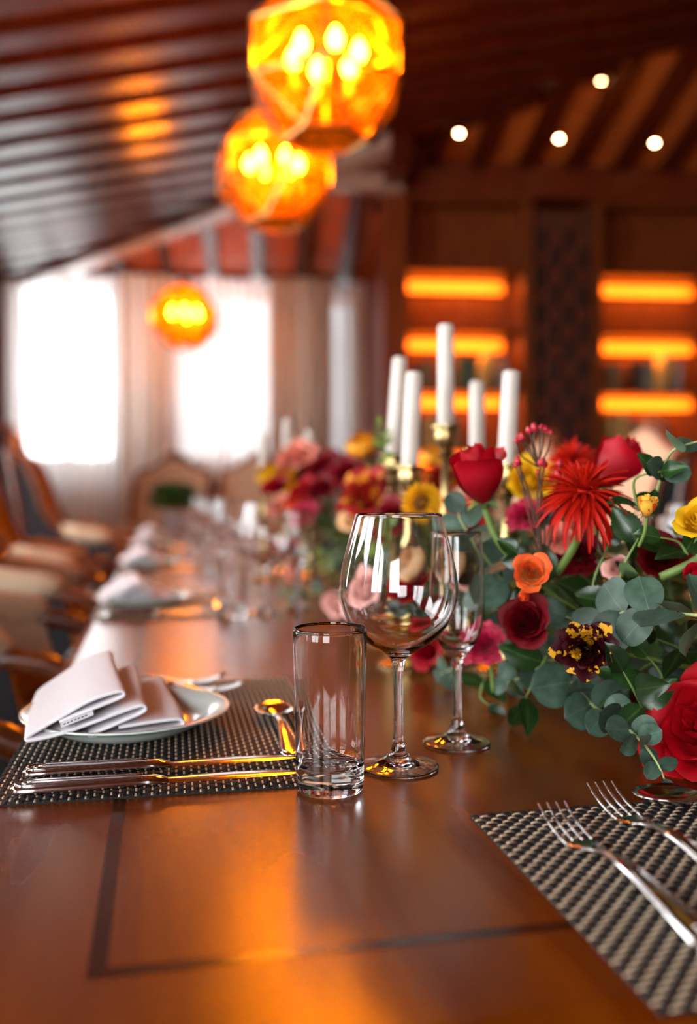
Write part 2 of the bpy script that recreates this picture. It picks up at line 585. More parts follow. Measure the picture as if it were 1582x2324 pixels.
    def mesh(self, name, mat=None, smooth=False, angle=None):
        me = bpy.data.meshes.new(name)
        me.from_pydata(self.v, [], self.f)
        if mat is not None:
            me.materials.append(M[mat] if isinstance(mat, str) else mat)
        if smooth:
            me.polygons.foreach_set('use_smooth', [True] * len(me.polygons))
            if angle:
                me.set_sharp_from_angle(angle=math.radians(angle))
        me.update()
        return me

    def build(self, name, mat, parent=None, smooth=False, angle=None):
        return link(name, self.mesh(name, mat, smooth, angle), parent)


def link(name, me, parent=None, mat=None):
    o = bpy.data.objects.new(name, me)
    col.objects.link(o)
    if parent is not None:
        o.parent = parent
    if mat:
        o.material_slots[0].link = 'OBJECT'
        o.material_slots[0].material = M[mat]
    return o


def tag(o, label, cat, group=None, kind=None):
    o['label'] = label
    o['category'] = cat
    if group:
        o['group'] = group
    if kind:
        o['kind'] = kind
    return o


def struct(o, label=None):
    o['kind'] = 'structure'
    if label:
        o['label'] = label
    return o


def empty(name, loc=(0, 0, 0), rz=0.0):
    o = bpy.data.objects.new(name, None)
    o.empty_display_size = 0.05
    col.objects.link(o)
    o.location = loc
    o.rotation_euler = (0, 0, rz)
    return o


def thing(name, label, cat, loc=(0, 0, 0), rz=0.0, group=None):
    return tag(empty(name, loc, rz), label, cat, group)


def copy_tree(o, parent=None, kids=None):
    kids = kids or {}
    c = o.copy()
    col.objects.link(c)
    c.parent = parent
    for ch in o.children:
        copy_tree(ch, c)
    return c


def lerp(a, b, t):
    return a + (b - a) * t


def interp(tab, t):
    if t <= tab[0][0]:
        return tab[0][1]
    for (a, x), (b, y) in zip(tab, tab[1:]):
        if t <= b:
            return lerp(x, y, (t - a) / (b - a))
    return tab[-1][1]


def catmull(pts, n=6):
    """smooth a list of tuples"""
    P_ = [Vector(p) for p in pts]
    out = []
    for i in range(len(P_) - 1):
        p0 = P_[max(i - 1, 0)]
        p1, p2 = P_[i], P_[i + 1]
        p3 = P_[min(i + 2, len(P_) - 1)]
        for k in range(n):
            t = k / n
            out.append(0.5 * ((2 * p1) + (p2 - p0) * t + (2 * p0 - 5 * p1 + 4 * p2 - p3) * t * t + (3 * p1 - p0 - 3 * p2 + p3) * t ** 3))
    out.append(P_[-1])
    return out


ROT_ROOM = Matrix.Rotation(-RY, 4, 'Z')     # room frame (u, v, z) to world

# ================================================================== THE ROOM
UL, UR, VN, VW, VB, US = -2.40, 4.2, -3.2, 8.65, 7.45, 0.97   # left wall, right wall, near wall, window wall, wall behind bookcases, bookcase side
VBF = 7.05                                                    # bookcase fronts


def P1(u):
    return EZ + 2.435 + 0.2 * u


def P2(v):
    return EZ + 1.97 + 0.31 * (VW - v)


def P3(v):
    return EZ + 2.60 + 0.27 * (VBF - v)


def rbuild(mb, name, mat, parent=None, smooth=False, angle=None):
    """a mesh given in room coordinates"""
    o = mb.build(name, mat, parent, smooth, angle)
    o.matrix_world = ROT_ROOM
    return o


struct(rbuild(MB().box(UL - .2, UR + .2, VN - .2, VW + .2, -0.1, 0.0), 'floor', 'floor'), 'dark wooden floor under the long table')

# far wall with three windows
wx = [(uv_at(38, VW), uv_at(262, VW)), (uv_at(392, VW), uv_at(622, VW)), (uv_at(742, VW), uv_at(826, VW) - .02)]
ZS, ZT = z_at(1052, VW), z_at(640, VW)
far = MB()
far.box(UL - .2, US + .3, VW, VW + .2, 0, ZS)
far.box(UL - .2, US + .3, VW, VW + .2, ZT, 3.4)
us = [UL - .2] + [x for p in wx for x in p] + [US + .3]
for a, b in zip(us[::2], us[1::2]):
    if b > a:
        far.box(a, b, VW, VW + .2, ZS, ZT)
struct(rbuild(far, 'wall_far', 'plaster'), 'pale wall around the curtained windows')
for i, (a, b) in enumerate(wx):
    fr = MB()
    t = .05
    y0, y1 = VW + .06, VW + .12
    for bx in ((a, a + t, ZS, ZT), (b - t, b, ZS, ZT), (a + t, b - t, ZS, ZS + t), (a + t, b - t, ZT - t, ZT), ((a + b) / 2 - .025, (a + b) / 2 + .025, ZS + t, ZT - t)):
        fr.box(bx[0], bx[1], y0, y1, bx[2], bx[3])
    o = struct(rbuild(fr, 'window_%d' % (i + 1), 'frame_white'), 'bright window behind the sheer curtains')
    for (p, q) in ((a + t, (a + b) / 2 - .025), ((a + b) / 2 + .025, b - t)):
        MB().box(p, q, VW + .085, VW + .095, ZS + t, ZT - t).build('pane', 'winpane', o)
    portal('window_portal', RM((a + b) / 2, VW + .25, (ZS + ZT) / 2), -RV, b - a, ZT - ZS)

struct(rbuild(MB().box(-1.75, UR, VW + 2.6, VW + 2.8, -.2, 6.0), 'wall_dimming', 'dimming'), 'pale courtyard wall added outside the curtained windows to dim them')  # added unseen wall, cuts the sky light on the middle and right windows

struct(rbuild(MB().box(-1.75, US + .3, VW + .2, VW + 2.0, 3.2, 3.3), 'trim_10', 'panelwood'), 'added sky-blocking slab outside above the right windows')  # added unseen slab, keeps the sky off those windows from above

# left wall with tall windows beside the table
LW = [(-2.4, -0.6), (0.1, 1.9), (2.6, 4.4)]
lw = MB()
LZ0, LZ1 = 0.75, 2.7
lw.box(UL - .2, UL, VN, VW, 0, LZ0)
lw.box(UL - .2, UL, VN, VW, LZ1, 3.35)
vs_ = [VN] + [x for p in LW for x in p] + [VW]
for a, b in zip(vs_[::2], vs_[1::2]):
    lw.box(UL - .2, UL, a, b, LZ0, LZ1)
struct(rbuild(lw, 'wall_left', 'panelwood'), 'red-brown panelled wall at the left end of the windows')
for i, (a, b) in enumerate(LW):
    fr = MB()
    t = .06
    for bx in ((a, a + t, LZ0, LZ1), (b - t, b, LZ0, LZ1), (a + t, b - t, LZ0, LZ0 + t), (a + t, b - t, LZ1 - t, LZ1), ((a + b) / 2 - .03, (a + b) / 2 + .03, LZ0 + t, LZ1 - t)):
        fr.box(UL - .14, UL - .07, bx[0], bx[1], bx[2], bx[3])
    o = struct(rbuild(fr, 'window_%d' % (i + 4), 'panelwood'), 'tall side window with a wooden frame')
    for (p, q) in ((a + t, (a + b) / 2 - .03), ((a + b) / 2 + .03, b - t)):
        MB().box(UL - .11, UL - .10, p, q, LZ0 + t, LZ1 - t).build('pane', 'winpane', o)
    portal('window_portal', RM(UL - .25, (a + b) / 2, (LZ0 + LZ1) / 2), RU, b - a, LZ1 - LZ0)

# near wall behind the camera with two windows, right wall closed
NW = [(-1.9, -0.3)]
nw = MB()
nw.box(UL, UR, VN - .2, VN, 0, LZ0)
nw.box(UL, UR, VN - .2, VN, LZ1, 4.4)
us = [UL] + [x for p in NW for x in p] + [UR]
for a, b in zip(us[::2], us[1::2]):
    nw.box(a, b, VN - .2, VN, LZ0, LZ1)
struct(rbuild(nw, 'wall_near', 'panelwood'), 'panelled wall behind the viewpoint')
for i, (a, b) in enumerate(NW):
    fr = MB()
    t = .06
    for bx in ((a, a + t, LZ0, LZ1), (b - t, b, LZ0, LZ1), (a + t, b - t, LZ0, LZ0 + t), (a + t, b - t, LZ1 - t, LZ1)):
        fr.box(bx[0], bx[1], VN - .14, VN - .07, bx[2], bx[3])
    o = struct(rbuild(fr, 'window_%d' % (i + 8), 'panelwood'), 'window behind the viewpoint')
    MB().box(a + t, b - t, VN - .11, VN - .10, LZ0 + t, LZ1 - t).build('pane', 'winpane', o)
    portal('window_portal', RM((a + b) / 2, VN - .25, (LZ0 + LZ1) / 2), RV, b - a, LZ1 - LZ0)
struct(rbuild(MB().box(UR, UR + .2, VN, VB + .3, 0, 4.5), 'wall_right', 'panelwood'), 'panelled wall at the right of the room')
struct(rbuild(MB().box(US + .3, UR + .2, VB, VB + .2, 0, 4.0), 'wall_back', 'panelwood'), 'panelled wall behind the bookcases')
struct(rbuild(MB().box(US, US + .12, VBF, VW, 0, 3.7), 'wall_side', 'panelwood'), 'dark wood return wall between windows and bookcases')

# ceiling decks (three slopes) with rafters as parts
HIP0 = (UL, VW)
ud = (P2(VBF) - EZ - 2.435) / .2


def u_p2(v):
    return (P2(v) - EZ - 2.435) / .2


def u_p3(v):
    return (P3(v) - EZ - 2.435) / .2


VM = VW - (2.435 + .2 * US - 1.97) / .31         # where the window slope meets the main slope at u = US
VM3 = VBF - (2.435 + .2 * US - 2.60) / .27
VE = VBF - (2.435 + .2 * UR - 2.60) / .27
TH = 0.05
UL2 = u_p2(VW)
c1 = [(UL - .2, VN - .2), (UR + .2, VN - .2), (UR + .2, VE), (US, VM3), (US, VM), (UL2, VW + .2), (UL - .2, VW + .2)]
deck1 = MB().add([(u, v, P1(u) + h) for h in (0, TH) for (u, v) in c1],
                 [tuple(range(7)), tuple(range(13, 6, -1))] + [(k, 7 + k, 7 + (k + 1) % 7, (k + 1) % 7) for k in range(7)])
ceil = struct(rbuild(deck1, 'ceiling', 'deck'), 'sloping timber ceiling with a row of close rafters')
c2 = [(UL2, VW + .2), (US, VM), (US, VW + .2)]
deck2 = MB().add([(u, v, P2(v) + h) for h in (0, TH) for (u, v) in c2], [(0, 1, 2), (5, 4, 3), (0, 3, 4, 1), (1, 4, 5, 2), (2, 5, 3, 0)])
ceil2 = struct(rbuild(deck2, 'ceiling', 'deck'), 'hipped timber ceiling slope above the curtained windows')
c3 = [(US, VM3), (UR + .2, VE), (UR + .2, VB + .2), (US, VB + .2)]
deck3 = MB().add([(u, v, P3(v) + h) for h in (0, TH) for (u, v) in c3], [(0, 1, 2, 3), (7, 6, 5, 4)] + [(k, 4 + k, 4 + (k + 1) % 4, (k + 1) % 4) for k in range(4)])
ceil3 = struct(rbuild(deck3, 'ceiling', 'deck'), 'timber ceiling slope with downlights above the bookcases')
RH = 0.085
v = -2.9
k = 0
while v < VW - .25:
    um = min(UR, u_p3(v)) if v < VM else u_p2(v)
    if v >= VM and um > US:
        um = US
    if um > UL + .2:
        hw = .075
        MB().hexa([(UL, v - hw, P1(UL) - RH), (um, v - hw, P1(um) - RH), (um, v + hw, P1(um) - RH), (UL, v + hw, P1(UL) - RH),
                   (UL, v - hw, P1(UL)), (um, v - hw, P1(um)), (um, v + hw, P1(um)), (UL, v + hw, P1(UL))]).build('rafter', 'beam', ceil)
    v += 0.305
u = -2.05
while u < US - .1:
    vt = max(VM, VW - (2.435 + .2 * u - 1.97) / .31)
    hw = .055
    if vt < VW - .15:
        MB().hexa([(u - hw, vt, P2(vt) - RH), (u + hw, vt, P2(vt) - RH), (u + hw, VW, P2(VW) - RH), (u - hw, VW, P2(VW) - RH),
                   (u - hw, vt, P2(vt)), (u + hw, vt, P2(vt)), (u + hw, VW, P2(VW)), (u - hw, VW, P2(VW))]).build('rafter', 'beam', ceil2)
    u += 0.40
u = uv_at(973, VBF)
while u < UR:
    vt = VBF - (2.435 + .2 * u - 2.60) / .27
    hw = .07
    if vt < VBF - .05:
        MB().hexa([(u - hw, vt, P3(vt) - .05), (u + hw, vt, P3(vt) - .05), (u + hw, VBF, P3(VBF) - .05), (u - hw, VBF, P3(VBF) - .05),
                   (u - hw, vt, P3(vt)), (u + hw, vt, P3(vt)), (u + hw, VBF, P3(VBF)), (u - hw, VBF, P3(VBF))]).build('rafter', 'beam', ceil3)
    u += 0.381


def hipbeam(n, a, b, w_, h, label, mat='beam'):
    """beam from a to b (room coordinates of its top line)"""
    a, b = Vector(a), Vector(b)
    d = (b - a)
    s = Vector((d.y, -d.x, 0)).normalized() * (w_ / 2)
    dn = Vector((0, 0, -h))
    o = rbuild(MB().hexa([a - s + dn, b - s + dn, b + s + dn, a + s + dn, a - s, b - s, b + s, a + s]), 'trim_%d' % n, mat)
    return struct(o, label)


hipbeam(1, (UL2 - .1, VW, P1(UL2 - .1) - .02), (US, VM, P1(US) - .02), .20, .13, 'hip beam with window sheen painted pale, rising from the window corner', 'hip')  # paleness comes from the base colour, painted as window sheen
hipbeam(2, (US, VM3, P1(US)), (UR, VE, P1(UR)), .10, .035, 'dark hip beam above the downlights')
hipbeam(3, (UL, VW - .1, z_at(605, VW)), (US, VW - .1, z_at(605, VW)), .22, z_at(605, VW) - z_at(657, VW), 'dark wooden header beam above the windows', 'panelwood')
hipbeam(4, (US, VBF + .02, P3(VBF)), (UR, VBF + .02, P3(VBF)), .12, P3(VBF) - z_at(440, VBF), 'dark wooden fascia above the bookcases', 'panelwood')
hipbeam(5, (US + .02, VM - .1, P1(US) - .0), (US + .02, VW, P1(US) - .0), .16, .30, 'beam over the return wall beside the windows')
hipbeam(6, (US - .50, VM + .35, z_at(400, 6.9)), (US + .1, VM + .35, z_at(402, 6.9)), .12, .12, 'short tie beam with window light painted pale into its wood', 'hip')  # light caught from the window is painted as pale wood
struct(rbuild(MB().box(UL, UL + .16, VW - .22, VW - .02, 0, z_at(640, VW)), 'trim_7', 'panelwood'), 'red-brown corner post left of the windows')
struct(rbuild(MB().box(US - .14, US, VW - .22, VW - .02, 0, z_at(640, VW)), 'trim_8', 'panelwood'), 'dark red wooden post right of the windows')
struct(rbuild(MB().box(US - .03, US + .16, VBF - .04, VBF + .02, 0, z_at(372, VBF)), 'trim_9', 'case'), 'wooden corner pilaster at the left end of the bookcases')


# curtains in front of the window wall
def curtain(name, u0, u1, v, z0, z1, folds, amp, mat, label, cat, seed):
    rnd = random.Random(seed)
    n = int(folds * 10)
    ph = [rnd.uniform(.7, 1.3) for _ in range(folds + 2)]
    mb = MB()
    cols_ = []
    for i in range(n + 1):
        t = i / n
        kf = t * folds
        a = amp * ph[int(kf)]
        cols_.append((lerp(u0, u1, t), v + a * math.sin(kf * 2 * PI) + .3 * amp * math.sin(kf * 5.1 + seed)))
    zs = [z0, lerp(z0, z1, .3), lerp(z0, z1, .7), z1]
    vs = [(c[0], v + (c[1] - v) * f, z) for z, f in zip(zs, (1.1, 1.0, .9, .75)) for c in cols_]
    N = n + 1
    fs = [(r * N + i, r * N + i + 1, (r + 1) * N + i + 1, (r + 1) * N + i) for r in range(3) for i in range(n)]
    o = rbuild(mb.add(vs, fs), name, mat, None, True)
    return tag(o, label, cat, 'curtains on the window wall')


ZC = z_at(656, VW)
curtain('sheer_curtain', uv_at(30, VW), uv_at(300, VW), VW - .30, .03, ZC, 13, .022, 'sheer', 'white sheer curtain glowing over the leftmost window', 'curtain', 1)
curtain('sheer_curtain', uv_at(372, VW), uv_at(650, VW), VW - .30, .03, ZC, 13, .022, 'sheer', 'white sheer curtain over the middle window behind the far lantern', 'curtain', 2)
curtain('sheer_curtain', uv_at(716, VW), uv_at(828, VW) - .03, VW - .30, .03, ZC, 5, .022, 'sheer', 'narrow white sheer curtain over the rightmost window', 'curtain', 3)
curtain('drape', uv_at(284, VW), uv_at(396, VW), VW - .40, .03, ZC, 5, .04, 'drape2', 'greige drape gathered left of the far lantern', 'curtain', 4)
curtain('drape', uv_at(612, VW), uv_at(748, VW), VW - .40, .03, ZC, 6, .04, 'drape', 'taupe drape gathered between the two right windows', 'curtain', 5)


# bookcases and the lattice screen between them
def bookcase(u0, u1, label):
    t = thing('bookcase', label, 'bookcase', RM((u0 + u1) / 2, VBF, 0), -RY, 'built-in bookcases')
    W2 = (u1 - u0) / 2
    D = .36
    top = z_at(450, VBF)
    for s in (-1, 1):
        a, b = (-W2, -W2 + .07) if s < 0 else (W2 - .07, W2)
        MB().box(a, b, 0, D, 0, top).build('side_panel', 'case', t)
    MB().box(-W2 + .07, W2 - .07, D - .02, D, 0, top).build('back_panel', 'case', t)
    MB().box(-W2, W2, -.01, D, top, z_at(430, VBF)).build('top_panel', 'case', t)
    zsh = [z_at(y, VBF) for y in (606, 745, 882, 1018)] + [.62, .12]
    MB().box(-W2 + .07, W2 - .07, .22, .25, zsh[0] + .03, top).build('upper_door', 'case', t)
    for i, z in enumerate(zsh):
        MB().box(-W2 + .07, W2 - .07, .015, D - .02, z - .012, z + .014).build('shelf', 'case', t)
        if i < 4:
            MB().box(-W2 + .09, W2 - .15, D - .05, D - .021, z - .115, z - .02).build('led_strip', 'led', t)
            la = bpy.data.lights.new('led_light', 'AREA')
            la.shape = 'RECTANGLE'
            la.size, la.size_y = 2 * W2 - .3, .012
            la.color = (1.0, .36, .06)
            la.energy = 4.5
            lo = bpy.data.objects.new('led_light', la)
            col.objects.link(lo)
            lo.parent = t
            lo.location = (-.03, .20, z - .014)
    return t, zsh, W2


UB = [uv_at(898, VBF), uv_at(1206, VBF), uv_at(1346, VBF), uv_at(1650, VBF)]
bc1, ZSH, BW1 = bookcase(UB[0], UB[1], 'lit wooden bookcase behind the five candles')
bc2, _, BW2 = bookcase(UB[2], UB[3], 'lit wooden bookcase at the right edge of the photo')
bk_n = [0]
BOOKWHERE = {}


def book(uc, z, w_, h, d, mat, lean, label):
    t = tag(empty('book', RM(uc, VBF + .10, z), -RY), label, 'book', 'books on the lit shelves')
    t.rotation_euler = (0, lean, -RY)
    c = MB().box(-w_ / 2, -w_ / 2 + .003, 0, d, 0, h).box(w_ / 2 - .003, w_ / 2, 0, d, 0, h)
    c.sweep([(-w_ / 2, 0, h / 2, .006, h / 2), (0, -.006, h / 2, .006, h / 2), (w_ / 2, 0, h / 2, .006, h / 2)], 8, 6)
    c.build('cover', mat, t)
    MB().box(-w_ / 2 + .003, w_ / 2 - .003, .006, d - .006, .004, h - .004).build('pages', 'paper', t)
    return t


cn = dict(bk_green='dark green', bk_yellow='mustard yellow', bk_black='black', bk_grey='grey', bk_brown='brown', bk_cream='cream', bk_olive='olive', bk_red='dark red')
ordn = ['first', 'second', 'third', 'fourth', 'fifth', 'sixth', 'seventh', 'eighth', 'ninth', 'tenth', 'eleventh', 'twelfth']


def bookrow(px0, zi, seq, where):
    u_ = uv_at(px0, VBF + .1)
    z = ZSH[zi] + .0145
    for i, (mt_, w_, h, lean) in enumerate(seq):
        h2 = min(h, .33)
        ex = abs(math.sin(lean)) * h2
        u_ += w_ / 2 + .002 + (ex if lean < 0 else 0)
        dz = abs(math.sin(lean)) * w_ / 2 + .001
        book(u_, z + dz, w_, h2, .20, mt_, lean, '%s book, %s from the left %s' % (cn[mt_], ordn[i], where))
        u_ += w_ / 2 + (ex + .004 if lean > 0 else 0)


bookrow(945, 2, [('bk_brown', .05, .24, 0), ('bk_olive', .04, .22, 0), ('bk_brown', .05, .25, 0)], 'on the left bookcase shelf behind the short candle')
bookrow(1045, 2, [('bk_green', .07, .27, 0), ('bk_green', .06, .25, 0), ('bk_yellow', .07, .30, .25), ('bk_grey', .05, .25, .2)], 'in the right half of that left bookcase shelf')
bookrow(940, 3, [('bk_olive', .05, .26, 0), ('bk_brown', .05, .24, 0), ('bk_yellow', .05, .25, 0), ('bk_olive', .05, .28, 0), ('bk_brown', .06, .26, 0), ('bk_grey', .05, .25, 0), ('bk_olive', .05, .27, 0)], 'on the lower left bookcase shelf among the candles')
bookrow(1370, 2, [('bk_brown', .05, .22, 0), ('bk_olive', .05, .24, 0), ('bk_brown', .04, .22, 0)], 'on the right bookcase upper book shelf')
bookrow(1440, 2, [('bk_black', .07, .25, 0), ('bk_grey', .045, .24, 0), ('bk_olive', .045, .25, 0), ('bk_yellow', .08, .31, .28), ('bk_grey', .05, .25, .1)], 'from the black book on in the right bookcase')
bookrow(1368, 3, [('bk_olive', .045, .27, 0), ('bk_yellow', .045, .26, 0), ('bk_olive', .05, .29, 0), ('bk_yellow', .05, .30, 0), ('bk_brown', .05, .25, 0), ('bk_grey', .06, .22, 0), ('bk_brown', .05, .24, 0)], 'on the right bookcase lower book shelf')

scr = thing('lattice_screen', 'dark screen with black slots and red rings between the bookcases', 'screen', RM((UB[1] + UB[2]) / 2, VBF, 0), -RY)
SW = (UB[2] - UB[1]) / 2 - .008
SZT = z_at(458, VBF)
MB().box(-SW, SW, .05, .08, 0, SZT).build('backing', 'screen', scr)
for s in (-1, 1):
    MB().box(s * SW - (.02 if s > 0 else 0), s * SW + (.02 if s < 0 else 0), .0, .05, 0, SZT).build('stile', 'screen', scr)
ringme = None
barme = MB().box(-.022, .022, 0, .03, -.085, .085).mesh('bar', 'black')
rp_ = [(math.cos(2 * PI * k / 16) * .045, 0, math.sin(2 * PI * k / 16) * .045) for k in range(17)]
ringme = MB().tube(rp_, .011, 6, False).mesh('ring', 'ringred', True)
per = 86 / F * VBF
for c in range(4):
    x = (-.75 + .5 * c) * (SW - .02)
    z = SZT - .10 - (per / 2 if c % 2 else 0)
    while z > .1:
        o = link('ring', ringme, scr)
        o.location = (x, .028, z)
        if z - per / 2 > .1:
            o = link('bar', barme, scr)
            o.location = (x, .018, z - per / 2)
        z -= per

# downlights in the slope above the bookcases
for i, (x, y, lab) in enumerate(((1042, 302, 'round downlight nearest the lanterns in the ceiling slope'), (1269, 314, 'round downlight low in the ceiling slope above the lattice screen'),
                            (1364, 182, 'round downlight set highest in the right ceiling slope'), (1486, 324, 'dim round downlight at the right of the ceiling slope'))):
    d = ray(x, y)
    du, dv = d.dot(RU), d.dot(RV)
    s = (2.60 + .27 * VBF) / (d.z + .27 * dv)
    p = EYE + d * s
    nrm = (RV * .27 + Vector((0, 0, 1))).normalized()
    t = thing('downlight', lab, 'ceiling light', p - nrm * .001, 0, 'downlights above the bookcases')
    t.rotation_euler = (-nrm).to_track_quat('Z', 'Y').to_euler()
    MB().lathe([(.014, .002), (.036, .006), (.040, .004), (.040, 0), (.014, 0)], 24, True).build('bezel', 'brass', t, True, 40)
    MB().lathe([(0, .001), (.0138, .001), (.0138, .0025), (0, .0025)], 24).build('lens', 'spot', t)


# ------------------------------------------------------------------ lanterns
def lantern_proto():
    t = thing('pendant_lantern', 'x', 'lamp', (0, 0, 0), 0, 'amber glass pendant lanterns')
    rings = [(.135, .235, 30), (.265, .085, 0), (.265, -.085, 0), (.135, -.235, 30)]
    V = []
    for (r, z, off) in rings:
        V.append([Vector((r * math.cos(math.radians(60 * k + off)), r * math.sin(math.radians(60 * k + off)), z)) for k in range(6)])
    faces, edges = [], []
    for k in range(6):
        k2 = (k + 1) % 6
        faces.append([V[1][k], V[1][k2], V[2][k2], V[2][k]])
        faces.append([V[1][k], V[0][k], V[1][k2]])
        faces.append([V[0][k], V[0][k2], V[1][k2]])
        faces.append([V[2][k], V[2][k2], V[3][k]])
        faces.append([V[3][k], V[2][k2], V[3][k2]])
        edges += [(V[1][k], V[2][k]), (V[1][k], V[1][k2]), (V[2][k], V[2][k2]), (V[0][k], V[0][k2]), (V[3][k], V[3][k2]),
                  (V[1][k], V[0][k]), (V[0][k], V[1][k2]), (V[2][k], V[3][k]), (V[3][k], V[2][k2])]
    faces.append(V[3])
    for f in faces:
        c = sum(f, Vector()) / len(f)
        n = (f[1] - f[0]).cross(f[2] - f[0]).normalized()
        if n.dot(c) < 0:
            n = -n
            f = f[::-1]
        q = [c + (p - c) * .985 for p in f]
        MB().prism([p - n * .0015 for p in q], n * .003).build('pane', 'amber', t)
    fr = MB()
    for a, b in edges:
        fr.tube([a, b], .0055, 6)
    fr.build('frame', 'lampbrass', t, True, 40)
    MB().lathe([(0, .30), (.03, .30), (.045, .26), (.135, .24), (.135, .232), (0, .232)], 6).build('cap', 'lampbrass', t)
    MB().tube([(0, 0, .29), (0, 0, 1.12)], .007, 8).tube([(0, 0, 1.10), (0, 0, 1.14)], .05, 16).build('rod', 'lampbrass', t, True, 40)
    cl = MB().tube([(0, 0, .24), (0, 0, -.10)], .009, 8)
    for k in range(6):
        a = math.radians(60 * k + 15)
        c, s = math.cos(a), math.sin(a)
        cl.tube(catmull([(0, 0, -.09), (.05 * c, .05 * s, -.115), (.105 * c, .105 * s, -.09), (.11 * c, .11 * s, -.065)], 4), .005, 6)
    cl.build('candelabra', 'lampbrass', t, True, 40)
    for k in range(6):
        a = math.radians(60 * k + 15)
        c, s = math.cos(a), math.sin(a)
        mt_ = Matrix.Translation((.11 * c, .11 * s, 0))
        MB().lathe([(0, -.07), (.024, -.07), (.024, -.062), (.012, -.058), (.012, .0), (0, .0)], 12, False, mt_).build('candle_sleeve', 'sleeve', t, True, 40)
        MB().lathe([(0, 0), (.010, .004), (.020, .022), (.022, .036), (.014, .056), (.004, .072), (0, .074)], 12, False, mt_).build('bulb', 'bulb', t, True)
    return t


lan = lantern_proto()
for i, (x, y, d, rz, lab) in enumerate(((740, 150, 2.93, .35, 'largest amber glass lantern hanging at the top of the photo'),
                                        (622, 390, 4.10, .62, 'amber glass lantern hanging just below the largest one'),
                                        (420, 722, 7.20, .2, 'small far amber lantern hanging in front of the windows'))):
    o = lan if i == 0 else copy_tree(lan)
    o.location = at(x, y, d)
    o.rotation_euler = (0, 0, rz)
    o['label'] = lab

# ================================================================== THE TABLE
TX0, TX1, TY0, TY1 = -0.137, 1.25, 0.368, 6.0
tb = thing('dining_table', 'long polished red-brown wooden table set for a meal', 'table', ((TX0 + TX1) / 2, (TY0 + TY1) / 2, 0))
ox, oy = tb.location.x, tb.location.y
a_, b_ = (TX1 - TX0) / 2, (TY1 - TY0) / 2
MB().rbox(-a_, a_, -b_, b_, TZ - .036, TZ, .016, 5).build('table_top', 'table', tb, True, 12)
ix0, iy0 = -.037 - ox, .454 - oy
ix1, iy1 = -ix0, -iy0
wi = .0095
for (x0, x1, y0, y1) in ((ix0, ix0 + wi, iy0, iy1), (ix1 - wi, ix1, iy0, iy1), (ix0 + wi, ix1 - wi, iy0, iy0 + wi), (ix0 + wi, ix1 - wi, iy1 - wi, iy1)):
    MB().box(x0, x1, y0, y1, TZ - .004, TZ + .00025).build('inlay_strip', 'inlay', tb)
for (x0, x1, y0, y1) in ((-a_ + .10, -a_ + .125, -b_ + .12, b_ - .12), (a_ - .125, a_ - .10, -b_ + .12, b_ - .12), (-a_ + .125, a_ - .125, -b_ + .12, -b_ + .145), (-a_ + .125, a_ - .125, b_ - .145, b_ - .12)):
    MB().box(x0, x1, y0, y1, TZ - .12, TZ - .036).build('apron', 'chairwood', tb)
for y in (-b_ + .2, 0, b_ - .2):
    for x in (-a_ + .2, a_ - .2):
        MB().lathe([(0, 0), (.05, 0), (.055, .04), (.03, .08), (.035, .14), (.055, .30), (.06, .48), (.04, .56), (.05, .60), (.05, TZ - .036), (0, TZ - .036)], 20, False,
                   Matrix.Translation((x, y, 0))).build('leg', 'chairwood', tb, True, 40)


